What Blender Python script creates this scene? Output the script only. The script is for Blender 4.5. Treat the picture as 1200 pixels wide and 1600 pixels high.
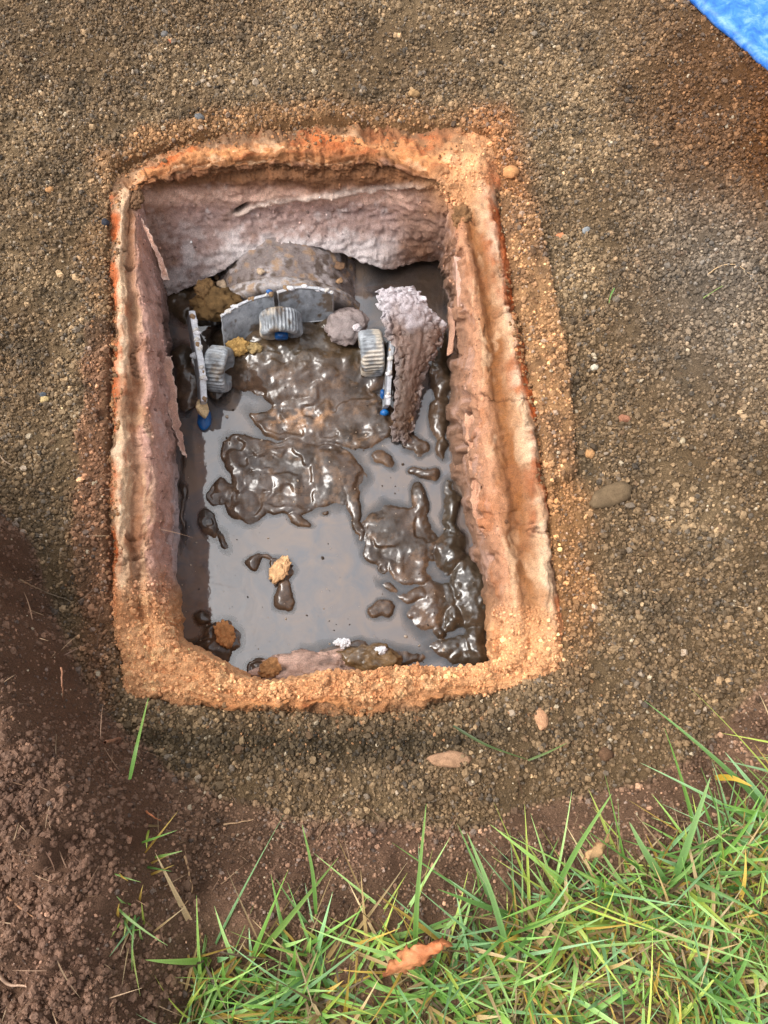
import bpy, math, random
import numpy as np
from mathutils import Vector, Matrix

for o in list(bpy.data.objects):
    bpy.data.objects.remove(o, do_unlink=True)
scene = bpy.context.scene
C = scene.collection
rng = np.random.default_rng(11)
random.seed(5)

# ------------------------------------------------------------------ camera, sky, sun, exposure
CAM_H, TILT, FPX = 0.64, math.radians(18), 1200.0      # metres above the box rim, tilt from straight down, focal length (px of 1600)
cam_d = bpy.data.cameras.new('camera')
cam = bpy.data.objects.new('camera', cam_d); C.objects.link(cam)
cam.location = (0, 0, CAM_H); cam.rotation_euler = (TILT, 0, 0)
cam_d.sensor_fit = 'VERTICAL'; cam_d.sensor_height = 24.0; cam_d.lens = 24.0 * FPX / 1600.0
cam_d.clip_start = 0.01; cam_d.clip_end = 500
scene.camera = cam
scene.render.resolution_x, scene.render.resolution_y = 768, 1024

SUN_EL, SUN_AZ = math.radians(55), math.radians(274)    # azimuth: direction towards the sun, 0 = +Y, clockwise
world = bpy.data.worlds.new('World'); scene.world = world; world.use_nodes = True
wn, wl = world.node_tree.nodes, world.node_tree.links
wn.clear()
sky = wn.new('ShaderNodeTexSky'); sky.sky_type = 'NISHITA'; sky.sun_disc = False
sky.sun_elevation = SUN_EL; sky.sun_rotation = SUN_AZ; sky.air_density = 1.0; sky.dust_density = 4.0; sky.ozone_density = 1.0
hs = wn.new('ShaderNodeHueSaturation'); hs.inputs['Saturation'].default_value = 0.22      # overcast: greyed sky
bg = wn.new('ShaderNodeBackground'); bg.inputs['Strength'].default_value = 0.15
wo = wn.new('ShaderNodeOutputWorld')
wl.new(sky.outputs['Color'], hs.inputs['Color']); wl.new(hs.outputs['Color'], bg.inputs['Color']); wl.new(bg.outputs[0], wo.inputs[0])
sun_d = bpy.data.lights.new('sun', 'SUN'); sun_d.energy = 0.7; sun_d.angle = math.radians(32); sun_d.color = (1.0, 0.95, 0.87)
sun = bpy.data.objects.new('sun', sun_d); C.objects.link(sun)
sv = Vector((math.sin(SUN_AZ) * math.cos(SUN_EL), math.cos(SUN_AZ) * math.cos(SUN_EL), math.sin(SUN_EL)))
sun.rotation_euler = sv.to_track_quat('Z', 'Y').to_euler()
sun.location = (0, 0, 5)
vs = scene.view_settings
vs.view_transform = 'Standard'; vs.look = 'None'; vs.gamma = 1.0; vs.exposure = 1.03; vs.use_curve_mapping = False

# ------------------------------------------------------------------ maths helpers
ct, st = math.cos(TILT), math.sin(TILT)
def P(px, py, z=0.0):
    """photo position (1200x1600) of something at height z -> where it stands in the world"""
    u = (np.asarray(px, float) - 600) / FPX; v = (800 - np.asarray(py, float)) / FPX
    k = (CAM_H - np.asarray(z, float)) / (ct - v * st)
    return np.stack([u * k, (st + v * ct) * k, np.asarray(z, float) + 0 * k], -1)
def Q(p):
    x, y, z = p[..., 0], p[..., 1], p[..., 2] - CAM_H
    d = np.maximum(y * st - z * ct, 1e-3)
    return np.stack([600 + FPX * x / d, 800 - FPX * (y * ct + z * st) / d], -1)
def lin(c):
    c = np.asarray(c, float) / 255.0
    return np.where(c <= 0.04045, c / 12.92, ((c + 0.055) / 1.055) ** 2.4)
def sstep(a, b, x):
    t = np.clip((x - a) / (b - a), 0, 1); return t * t * (3 - 2 * t)
def mix(a, b, f):
    f = np.asarray(f)[..., None]; return a * (1 - f) + b * f
def _hash(*ix, seed=0):
    h = np.uint32((seed * 374761393 + 668265263) & 0xffffffff)
    ks = (np.uint32(0x8da6b343), np.uint32(0xd8163841), np.uint32(0xcb1ab31f))
    with np.errstate(over='ignore'):
        for i, k in zip(ix, ks):
            h = h ^ (i.astype(np.int64) & 0xffffffff).astype(np.uint32) * k
            h = (h ^ (h >> np.uint32(15))) * np.uint32(0x2c1b3c6d)
        h = (h ^ (h >> np.uint32(12))) * np.uint32(0x297a2d39); h = h ^ (h >> np.uint32(15))
    return h.astype(np.float64) / 4294967295.0
def vnoise(p, seed=0):
    """smooth value noise, p (...,2) or (...,3), result about -1..1"""
    i = np.floor(p); f = p - i; f = f * f * f * (f * (f * 6 - 15) + 10)
    D = p.shape[-1]; ks = (np.uint32(0x8da6b343), np.uint32(0xd8163841), np.uint32(0xcb1ab31f)); r = 0
    with np.errstate(over='ignore'):
        a = [(i[..., k].astype(np.int64) & 0xffffffff).astype(np.uint32) * ks[k] for k in range(D)]
        level = [(np.uint32((seed * 374761393 + 668265263) & 0xffffffff), 1)]
        for k in range(D):
            nxt = []
            for h, w in level:
                for o in (0, 1):
                    g = h ^ (a[k] + ks[k] if o else a[k]); g = (g ^ (g >> np.uint32(15))) * np.uint32(0x2c1b3c6d)
                    nxt.append((g, w * (f[..., k] if o else 1 - f[..., k])))
            level = nxt
        for h, w in level:
            h = (h ^ (h >> np.uint32(12))) * np.uint32(0x297a2d39); h = h ^ (h >> np.uint32(15)); r = r + w * h
    return r * (2 / 4294967295.0) - 1
def fbm(p, scale, octv=4, seed=0, gain=0.5):
    a, s, r, t = 1.0, 1.0 / scale, 0, 0
    for k in range(octv):
        r = r + a * vnoise(p * s + 17.3 * k, seed + k); t += a; a *= gain; s *= 2.03
    return r / t
def worley2(p, scale, seed=0):
    q = p[..., :2] / scale; i = np.floor(q); f1 = np.full(q.shape[:-1], 9.0); cid = np.zeros(q.shape[:-1])
    for dx in (-1, 0, 1):
        for dy in (-1, 0, 1):
            cx, cy = i[..., 0] + dx, i[..., 1] + dy
            ox = _hash(cx, cy, seed=seed); oy = _hash(cx, cy, seed=seed + 1)
            d = np.hypot(cx + ox - q[..., 0], cy + oy - q[..., 1])
            m = d < f1; f1 = np.where(m, d, f1); cid = np.where(m, _hash(cx, cy, seed=seed + 2), cid)
    return f1, cid
def worley3(p, scale, seed=0):
    q = p / scale; i = np.floor(q); f1 = np.full(q.shape[:-1], 9.0)
    for a in (-1, 0, 1):
        for b in (-1, 0, 1):
            for c in (-1, 0, 1):
                k = [i[..., 0] + a, i[..., 1] + b, i[..., 2] + c]
                d = sum((k[m] + _hash(*k, seed=seed + m) - q[..., m]) ** 2 for m in range(3)); f1 = np.minimum(f1, d)
    return np.sqrt(f1)
def inside(poly, x, y):
    poly = np.asarray(poly); lo, hi = poly.min(0), poly.max(0); bbm = (x >= lo[0]) & (x <= hi[0]) & (y >= lo[1]) & (y <= hi[1])
    out = np.zeros(x.shape, bool); out[bbm] = _inside(poly, x[bbm], y[bbm]); return out
def _inside(poly, x, y):
    r = np.zeros(x.shape, bool); n = len(poly)
    for k in range(n):
        x0, y0 = poly[k]; x1, y1 = poly[(k + 1) % n]
        if y0 == y1: continue
        m = ((y0 > y) != (y1 > y)) & (x < (x1 - x0) * (y - y0) / (y1 - y0) + x0); r ^= m
    return r
def dist_near(pts, x, y, reach):
    lo, hi = pts.min(0) - reach, pts.max(0) + reach; m = (x > lo[0]) & (x < hi[0]) & (y > lo[1]) & (y < hi[1])
    out = np.full(x.shape, 1e3); out[m] = dist_poly(pts, x[m], y[m]); return out
def dist_poly(pts, x, y, closed=True):
    d = np.full(x.shape, 1e9); n = len(pts)
    for k in range(n if closed else n - 1):
        a, b = pts[k], pts[(k + 1) % n]; e = b - a; L = max(e @ e, 1e-12)
        t = np.clip(((x - a[0]) * e[0] + (y - a[1]) * e[1]) / L, 0, 1)
        d = np.minimum(d, np.hypot(x - a[0] - t * e[0], y - a[1] - t * e[1]))
    return d
def spline(K, n, closed=False):
    """Catmull-Rom through the rows of K, n samples"""
    K = np.asarray(K, float); m = len(K)
    s = np.linspace(0, m if closed else m - 1, n, endpoint=not closed); i = np.floor(s).astype(int)
    if not closed: i = np.minimum(i, m - 2)
    f = (s - i).reshape((-1,) + (1,) * (K.ndim - 1))
    g = (lambda j: K[j % m]) if closed else (lambda j: K[np.clip(j, 0, m - 1)])
    a, b, c, d = g(i - 1), g(i), g(i + 1), g(i + 2)
    return 0.5 * (2 * b + (c - a) * f + (2 * a - 5 * b + 4 * c - d) * f * f + (3 * b - a - 3 * c + d) * f ** 3)

# ------------------------------------------------------------------ mesh helpers
def mesh(name, V, F, mat, parent=None, col=None, smooth=True, attrs=None):
    """V (n,3); F (m,4) or (m,3) array, or list of such arrays"""
    Fs = F if isinstance(F, list) else [F]
    Fs = [np.asarray(f, np.int32) for f in Fs if len(f)]
    me = bpy.data.meshes.new(name); V = np.asarray(V, np.float32)
    me.vertices.add(len(V)); me.vertices.foreach_set('co', V.ravel())
    cnt = np.concatenate([np.full(len(f), f.shape[1], np.int32) for f in Fs]); idx = np.concatenate([f.ravel() for f in Fs])
    me.loops.add(len(idx)); me.loops.foreach_set('vertex_index', idx)
    me.polygons.add(len(cnt)); me.polygons.foreach_set('loop_start', np.concatenate([[0], np.cumsum(cnt)[:-1]]).astype(np.int32))
    me.polygons.foreach_set('use_smooth', np.full(len(cnt), smooth))
    if col is not None:
        a = me.color_attributes.new('col', 'FLOAT_COLOR', 'POINT')
        a.data.foreach_set('color', np.concatenate([np.clip(col, 0, 1), np.ones((len(V), 1))], 1).astype(np.float32).ravel())
    for k, v in (attrs or {}).items():
        a = me.attributes.new(k, 'FLOAT', 'POINT'); a.data.foreach_set('value', np.asarray(v, np.float32))
    me.update(); me.validate()
    if mat: me.materials.append(mat)
    o = bpy.data.objects.new(name, me); C.objects.link(o)
    if parent: o.parent = parent
    return o
def grid_faces(r, c, closed=False):
    i = np.arange((r - 1) * c).reshape(r - 1, c)
    j = np.roll(i, -1, 1)
    if not closed: i, j = i[:, :-1], j[:, :-1]
    return np.stack([i, j, j + c, i + c], -1).reshape(-1, 4)
def tag(o, label=None, cat=None, group=None, kind=None):
    for k, v in (('label', label), ('category', cat), ('group', group), ('kind', kind)):
        if v: o[k] = v
    return o
def empty(name, loc=(0, 0, 0)):
    o = bpy.data.objects.new(name, None); C.objects.link(o); o.location = loc; o.empty_display_size = 0.02
    return o
def put(o, parent):
    """make o a part of parent without moving it"""
    o.parent = parent; o.matrix_parent_inverse = Matrix.Translation(-parent.location)
    return o
_ico = {}
def ico(sub):
    if sub not in _ico:
        import bmesh
        bm = bmesh.new(); bmesh.ops.create_icosphere(bm, subdivisions=sub, radius=1.0)
        _ico[sub] = (np.array([v.co[:] for v in bm.verts]), np.array([[v.index for v in f.verts] for f in bm.faces])); bm.free()
    return _ico[sub]
def lump(name, loc, r, col, mat, sub=4, amp=0.25, seed=0, rot=0, fine=0.06, vary=0.25, parent=None, flat=0, crumb=0.0):
    V, F = ico(sub); N0 = V.copy(); N = V * (np.asarray(r, float) / np.median(r))
    d = 1 + amp * fbm(N + seed * 3.7, 0.9, 3, seed) + fine * fbm(N + seed, 0.22, 3, seed + 9)
    if crumb: d = d + crumb * (0.55 - worley3(N + seed, 0.42, seed + 20)) + 0.5 * crumb * (0.55 - worley3(N + seed, 0.19, seed + 21))
    if flat: d = d * (1 - flat * sstep(0.3, 1.0, np.abs(N0[:, 2])))
    V = N0 * d[:, None] * np.asarray(r)
    c, s = math.cos(rot), math.sin(rot); V = np.stack([V[:, 0] * c - V[:, 1] * s, V[:, 0] * s + V[:, 1] * c, V[:, 2]], 1)
    c0 = lin(col); n = fbm(N + seed * 1.3, 0.5, 4, seed + 3)
    cc = np.clip(c0 * (1 + vary * 2 * n)[:, None], 0, 1)
    o = mesh(name, V, F, mat, col=cc); o.location = loc
    if parent: put(o, parent)
    return o

# ------------------------------------------------------------------ materials (procedural)
def mat_new(name):
    m = bpy.data.materials.new(name); m.use_nodes = True
    n, l = m.node_tree.nodes, m.node_tree.links
    b = n['Principled BSDF']
    return m, n, l, b
def tex(n, l, scale, detail=4, rough=0.6, kind='Noise'):
    co = n.new('ShaderNodeNewGeometry')
    t = n.new('ShaderNodeTexNoise' if kind == 'Noise' else 'ShaderNodeTexVoronoi')
    t.inputs['Scale'].default_value = scale
    if kind == 'Noise':
        t.inputs['Detail'].default_value = detail; t.inputs['Roughness'].default_value = rough
    l.new(co.outputs['Position'], t.inputs['Vector'])
    return t
def ramp(n, l, src, a, b, lo, hi):
    r = n.new('ShaderNodeMapRange'); r.inputs['From Min'].default_value = a; r.inputs['From Max'].default_value = b
    r.inputs['To Min'].default_value = lo; r.inputs['To Max'].default_value = hi
    l.new(src, r.inputs['Value']); return r.outputs[0]
def vcol_mat(name, rough=0.85, fine=900, lo=0.6, hi=1.35, bump=0.4, bdist=0.001, spec=0.3, rough_var=0.0, coat=0.0, coat_ior=1.5, coat_rough=0.05):
    m, n, l, b = mat_new(name)
    a = n.new('ShaderNodeAttribute'); a.attribute_name = 'col'
    t = tex(n, l, fine, 5, 0.65); t2 = tex(n, l, fine * 0.17, 4, 0.6)
    v = n.new('ShaderNodeVectorMath'); v.operation = 'SCALE'
    mu = n.new('ShaderNodeMath'); mu.operation = 'MULTIPLY'
    l.new(ramp(n, l, t.outputs['Fac'], 0.3, 0.7, lo, hi), mu.inputs[0]); l.new(ramp(n, l, t2.outputs['Fac'], 0.3, 0.7, 0.85, 1.15), mu.inputs[1])
    l.new(a.outputs['Color'], v.inputs[0]); l.new(mu.outputs[0], v.inputs['Scale']); l.new(v.outputs[0], b.inputs['Base Color'])
    bp = n.new('ShaderNodeBump'); bp.inputs['Strength'].default_value = bump; bp.inputs['Distance'].default_value = bdist
    l.new(t.outputs['Fac'], bp.inputs['Height']); l.new(bp.outputs[0], b.inputs['Normal'])
    b.inputs['Roughness'].default_value = rough; b.inputs['Specular IOR Level'].default_value = spec
    if rough_var: l.new(ramp(n, l, t2.outputs['Fac'], 0.35, 0.65, rough - rough_var, rough + rough_var), b.inputs['Roughness'])
    if coat:
        b.inputs['Coat Weight'].default_value = coat; b.inputs['Coat IOR'].default_value = coat_ior; b.inputs['Coat Roughness'].default_value = coat_rough
    return m
M_soil = vcol_mat('soil', 0.95, 1100, 0.45, 1.5, 0.8, 0.002, 0.15)
M_crust = vcol_mat('rusty_crust', 0.74, 1000, 0.58, 1.38, 0.9, 0.0016, 0.3, 0.15)
M_clod = vcol_mat('dry_clod', 0.9, 1500, 0.6, 1.35, 0.6, 0.0015, 0.2)
M_mud = vcol_mat('wet_mud', 0.55, 800, 0.55, 1.4, 0.35, 0.0008, 0.35, 0.12, 1.0, 1.7, 0.11)
def patch_coat(m):
    n, l = m.node_tree.nodes, m.node_tree.links; b = n['Principled BSDF']
    t = tex(n, l, 70, 4, 0.6); l.new(ramp(n, l, t.outputs['Fac'], 0.38, 0.58, 0.08, 1.0), b.inputs['Coat Weight'])
patch_coat(M_mud)
M_metal = vcol_mat('corroded_zinc', 0.55, 1500, 0.7, 1.25, 0.6, 0.0008, 0.5, 0.15)
M_pipe = vcol_mat('scaled_pipe', 0.38, 900, 0.6, 1.4, 0.8, 0.0014, 0.45, 0.15)
M_leaf = vcol_mat('dead_leaf', 0.6, 1500, 0.75, 1.2, 0.3, 0.0004, 0.3)

def make_grass_mat():
    m, n, l, b = mat_new('grass_blade')
    a = n.new('ShaderNodeAttribute'); a.attribute_name = 'col'
    b.inputs['Roughness'].default_value = 0.42; b.inputs['Specular IOR Level'].default_value = 0.4
    t = tex(n, l, 1400, 3); v = n.new('ShaderNodeVectorMath'); v.operation = 'SCALE'
    l.new(a.outputs['Color'], v.inputs[0]); l.new(ramp(n, l, t.outputs['Fac'], 0.3, 0.7, 0.85, 1.15), v.inputs['Scale']); l.new(v.outputs[0], b.inputs['Base Color'])
    tr = n.new('ShaderNodeBsdfTranslucent'); mx = n.new('ShaderNodeMixShader'); mx.inputs[0].default_value = 0.35
    l.new(v.outputs[0], tr.inputs['Color'])
    l.new(b.outputs[0], mx.inputs[1]); l.new(tr.outputs[0], mx.inputs[2]); l.new(mx.outputs[0], n['Material Output'].inputs['Surface'])
    return m
M_grass = make_grass_mat()

def make_grain_mat():
    m, n, l, b = mat_new('soil_grain')
    a = n.new('ShaderNodeAttribute'); a.attribute_name = 'tint'; a.attribute_type = 'INSTANCER'
    t = tex(n, l, 1800, 3); v = n.new('ShaderNodeVectorMath'); v.operation = 'SCALE'
    l.new(a.outputs['Color'], v.inputs[0]); l.new(ramp(n, l, t.outputs['Fac'], 0.3, 0.7, 0.75, 1.25), v.inputs['Scale']); l.new(v.outputs[0], b.inputs['Base Color'])
    b.inputs['Roughness'].default_value = 0.75; b.inputs['Specular IOR Level'].default_value = 0.35
    return m
M_grain = make_grain_mat()

def make_water_mat():
    m, n, l, b = mat_new('murky_water')
    d = n.new('ShaderNodeAttribute'); d.attribute_name = 'depth'
    # murk: what floats in the water, thicker where it is deeper, its mottling painting in cloud reflections; a thin mineral film on top makes it mirror-like
    t = tex(n, l, 30, 5, 0.6); t.inputs['Distortion'].default_value = 1.2
    cr = n.new('ShaderNodeValToRGB'); e = cr.color_ramp.elements
    e[0].position = 0.36; e[0].color = (*lin((90, 88, 90)), 1); e[1].position = 0.64; e[1].color = (*lin((116, 100, 88)), 1)
    l.new(t.outputs['Fac'], cr.inputs[0]); l.new(cr.outputs[0], b.inputs['Base Color'])
    b.inputs['Roughness'].default_value = 0.05; b.inputs['IOR'].default_value = 2.2
    bp = n.new('ShaderNodeBump'); bp.inputs['Strength'].default_value = 0.12; bp.inputs['Distance'].default_value = 0.0015
    t3 = tex(n, l, 45, 3, 0.5); t3.inputs['Distortion'].default_value = 0.8
    l.new(t3.outputs['Fac'], bp.inputs['Height']); l.new(bp.outputs[0], b.inputs['Normal'])
    tr = n.new('ShaderNodeBsdfTransparent'); tr.inputs['Color'].default_value = (0.80, 0.72, 0.62, 1)
    gl = n.new('ShaderNodeBsdfGlossy'); gl.inputs['Roughness'].default_value = 0.04; l.new(bp.outputs[0], gl.inputs['Normal'])
    fr = n.new('ShaderNodeFresnel'); fr.inputs['IOR'].default_value = 2.2; l.new(bp.outputs[0], fr.inputs['Normal'])
    clear = n.new('ShaderNodeMixShader'); l.new(fr.outputs[0], clear.inputs[0]); l.new(tr.outputs[0], clear.inputs[1]); l.new(gl.outputs[0], clear.inputs[2])
    mx = n.new('ShaderNodeMixShader'); l.new(ramp(n, l, d.outputs['Fac'], 0.0006, 0.009, 0.15, 1.0), mx.inputs[0])
    l.new(clear.outputs[0], mx.inputs[1]); l.new(b.outputs[0], mx.inputs[2]); l.new(mx.outputs[0], n['Material Output'].inputs['Surface'])
    return m
M_water = make_water_mat()

def make_blue_mat(name, base, light, dark, rough):
    m, n, l, b = mat_new(name)
    t = tex(n, l, 60, 7, 0.7); t.inputs['Distortion'].default_value = 0.6; cr = n.new('ShaderNodeValToRGB'); e = cr.color_ramp.elements
    e[0].position = 0.34; e[0].color = (*lin(dark), 1); e[1].position = 0.66; e[1].color = (*lin(light), 1)
    mid = e.new(0.5); mid.color = (*lin(base), 1)
    l.new(t.outputs['Fac'], cr.inputs[0]); l.new(cr.outputs[0], b.inputs['Base Color'])
    b.inputs['Roughness'].default_value = rough
    bp = n.new('ShaderNodeBump'); bp.inputs['Strength'].default_value = 0.3; bp.inputs['Distance'].default_value = 0.0008
    t2 = tex(n, l, 700, 3); l.new(t2.outputs['Fac'], bp.inputs['Height']); l.new(bp.outputs[0], b.inputs['Normal'])
    return m
M_board = make_blue_mat('scuffed_blue_plastic', (58, 126, 218), (120, 166, 228), (28, 92, 200), 0.5)
M_blue = make_blue_mat('blue_plastic', (14, 82, 145), (24, 108, 175), (8, 48, 92), 0.35)

# ------------------------------------------------------------------ layout of the box: closed loops of stations, rim to foot
WATER = -0.12
# stations clockwise from the far left corner: far side 0-5, right 5-11, near 11-15, left 15-21
T1 = [(178,268),(288,222),(392,203),(500,196),(610,198),(770,215),(800,400),(822,520),(845,640),(858,760),(870,880),(882,1052),(660,1118),(530,1128),(400,1122),(196,1092),(168,900),(166,780),(170,660),(172,540),(168,420)]
T2 = [(196,290),(296,246),(396,232),(505,226),(608,232),(742,262),(780,400),(802,520),(822,640),(842,760),(856,880),(860,1045),(655,1092),(530,1098),(410,1100),(214,1070),(186,900),(184,780),(188,660),(190,540),(186,420)]
T3 = [(212,296),(302,266),(400,254),(505,254),(606,254),(714,300),(748,400),(768,520),(784,640),(802,760),(818,880),(822,1030),(650,1066),(530,1072),(408,1082),(244,1044),(212,900),(209,780),(210,660),(210,540),(206,420)]
T4 = [(222,304),(306,282),(402,274),(505,276),(604,276),(704,312),(728,400),(742,520),(752,640),(768,760),(786,880),(792,1028),(645,1050),(530,1056),(405,1070),(268,1014),(238,900),(238,780),(236,660),(232,540),(222,420)]
T5 = [(236,380),(310,350),(404,335),(505,335),(602,335),(694,370),(708,420),(720,520),(724,640),(738,760),(760,880),(777,1034),(645,1050),(530,1056),(405,1070),(276,1002),(266,900),(266,780),(260,660),(256,540),(246,440)]
T6 = [(262,462),(318,440),(396,396),(500,386),(596,418),(682,410),(694,440),(702,520),(700,640),(712,760),(742,880),(768,1038),(645,1048),(530,1052),(410,1064),(284,994),(279,900),(279,780),(274,660),(268,540),(264,470)]
n_st = 21
def zset(base, **over):
    z = [base] * n_st
    for k, v in over.items():
        z[int(k[1:])] = v
    return z
Z1 = [-0.012] * n_st
Z2 = [0.002] * 6 + [0.004] * 5 + [0.001] * 5 + [0.004] * 5
Z3 = [-0.002] * 5 + [0] * 6 + [0.002] * 5 + [-0.001] * 5
Z4 = [-0.016] * 5 + [-0.012] + [-0.004] * 5 + [-0.004] * 5 + [-0.008] * 5
Z5 = [-0.06] * 5 + [-0.055] + [-0.05] * 5 + [-0.03] * 5 + [-0.06] * 5
Z6 = [-0.115, -0.105, -0.085, -0.082, -0.105, -0.118] + [-0.125] * 5 + [-0.07] * 5 + [-0.125] * 5
def loop(T, Z):
    T = np.array(T, float); return P(T[:, 0], T[:, 1], np.array(Z))
L1, L2, L3, L4, L5, L6 = loop(T1, Z1), loop(T2, Z2), loop(T3, Z3), loop(T4, Z4), loop(T5, Z5), loop(T6, Z6)
cen = L2[:, :2].mean(0)
def push(L, d, z):
    r = L.copy(); v = L[:, :2] - cen; n = np.linalg.norm(v, axis=1, keepdims=True)
    r[:, :2] += v / n * d; r[:, 2] = z if z is not None else r[:, 2]; return r
L0 = push(L1, 0.022, -0.035)
# under the water the side walls drop; under the near lip and the far arch they fall back outwards
L7 = push(L6, 0.0, -0.165)
far_i = [0, 1, 2, 3, 4, 5]; near_i = [11, 12, 13, 14, 15]
L7[far_i] = push(L6, 0.030, None)[far_i]; L7[far_i, 2] -= 0.004
L7[near_i] = push(L6, 0.018, -0.15)[near_i]
def sharp_poly(K):
    q = np.concatenate([K, K[:1]]); u = np.arange(126) / 126 * n_st
    return 0.35 * spline(K, 126, True) + 0.65 * np.stack([np.interp(u, np.arange(n_st + 1), q[:, k]) for k in range(2)], -1)
hole_poly = sharp_poly((L1 + L2)[:, :2] / 2)
rim_poly = sharp_poly(L1[:, :2])
inner_poly = spline(L4[:, :2], 120, True)

# ------------------------------------------------------------------ ground sheet (pit floor, banks, lawn) reaching the horizon
pit_c = P(600, 640, 0)[:2]
LAWN = 0.065
def polar_table(pts, zz):
    w = P([p[0] for p in pts], [p[1] for p in pts], zz)[:, :2] - pit_c
    th = np.arctan2(w[:, 1], w[:, 0]); r = np.hypot(w[:, 0], w[:, 1]); o = np.argsort(th); return th[o], r[o]
foot_px = [(-420,250),(-300,480),(-120,640),(-20,740),(40,840),(85,930),(130,1020),(190,1130),(270,1205),(400,1248),(560,1274),(700,1278),(850,1250),(980,1205),(1090,1148),(1200,1045),(1340,880),(1560,600),(1750,100),(1500,-500),(600,-900),(-300,-600)]
lip_px = [(-700,250),(-520,500),(-170,690),(-90,790),(-25,900),(35,1010),(105,1130),(180,1290),(250,1415),(400,1436),(600,1424),(800,1392),(950,1350),(1080,1300),(1200,1232),(1400,1060),(1700,600),(2000,0),(1700,-700),(600,-1050),(-500,-700)]
thF, rF = polar_table(foot_px, 0.0); thL, rL = polar_table(lip_px, LAWN)
def pint(th, T, R): return np.interp(th, np.concatenate([T - 2 * np.pi, T, T + 2 * np.pi]), np.tile(R, 3))
def bank_t(xy):
    v = xy - pit_c; th = np.arctan2(v[..., 1], v[..., 0]); r = np.hypot(v[..., 0], v[..., 1])
    a = pint(th, thF, rF); b = np.maximum(pint(th, thL, rL), a + 0.02)
    r = r + 0.010 * fbm(xy, 0.06, 3, 40) * (r > 0.15)
    return (r - a) / (b - a)
spoil_c = P(90, 1480, 0.12)[:2]
shelf_r = np.array([(762,285),(836,322),(862,420),(884,540),(899,650),(903,745),(840,765),(800,600),(770,430)], float)
shelf_l = np.array([(150,500),(132,520),(128,640),(122,660),(122,760),(114,775),(116,900),(124,965),(180,980),(185,500)], float)
def shelf(px, xy):
    n = 5 * fbm(xy, 0.012, 3, 33); x, y = px[..., 0] + n, px[..., 1] + n; r = []
    for poly in (shelf_r, shelf_l):
        d = dist_near(poly, x, y, 1.0); r.append(sstep(0, 5, d) * inside(poly, x, y))
    return r
def ground_z(xy, detail=True):
    t = bank_t(xy)
    tc = np.clip(t, 0, 1); z = LAWN * (0.7 * tc + 0.3 * sstep(0.0, 1.1, t))
    sp = np.exp(-(((xy[..., 0] - spoil_c[0]) / 0.075) ** 2 + ((xy[..., 1] - spoil_c[1]) / 0.085) ** 2))
    pxx = Q(np.concatenate([xy, z[..., None]], -1)); z = z + 0.022 * sp * sstep(0.6, 1.0, t) + 0.055 * sstep(0.15, 0.8, t) * sstep(330, 150, pxx[..., 0] + 40 * fbm(xy, 0.05, 3, 37))
    d = dist_near(rim_poly[::2], xy[..., 0], xy[..., 1], 0.13); px = Q(np.concatenate([xy, z[..., None]], -1))
    near = sstep(0.06, 0.0, d) * sstep(1090, 1150, px[..., 1]) * sstep(0.3, 0, t)
    z = z - 0.0015 - 0.006 * near + (0.0055 * fbm(xy, 0.028, 3, 31)) * sstep(0.05, 0.0, d)
    z = z - 0.013 * sstep(0.001, 0.009, d) * inside(rim_poly, xy[..., 0], xy[..., 1]) + 0.007 * fbm(xy, 0.08, 3, 36) * sstep(0.01, 0.08, d) * sstep(0.4, 0.0, t)
    sh = shelf(px, xy); z = z + 0.006 * sh[0] + 0.004 * sh[1]
    # far floor is a little uneven: low swells, a shallow trough on the right
    z = z + 0.012 * fbm(xy, 0.22, 3, 3) * sstep(0.0, 0.12, d) + 0.012 * sstep(980, 1250, px[..., 0]) * sstep(700, 200, px[..., 1])
    if detail:
        loose = sstep(0.0, 0.5, t) * sstep(360, 200, px[..., 0])
        f, _ = worley2(xy + 0.008 * np.stack([fbm(xy, 0.03, 2, 73), fbm(xy, 0.03, 2, 74)], -1), 0.024, 66); z = z + 0.015 * loose * (0.5 - f)
        z = z + (0.004 + 0.010 * loose) * fbm(xy, 0.035, 4, 5)
        f, _ = worley2(xy + 0.004 * np.stack([fbm(xy, 0.02, 2, 71), fbm(xy, 0.02, 2, 72)], -1), 0.011, 6)
        z = z + (0.0040 + 0.004 * loose) * (0.5 - f) * (0.4 + 0.6 * sstep(-0.2, 0.4, fbm(xy, 0.05, 2, 9)))
        f, _ = worley2(xy, 0.0042, 16); z = z + 0.0016 * (0.5 - f)
    return z, t, d, px
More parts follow.
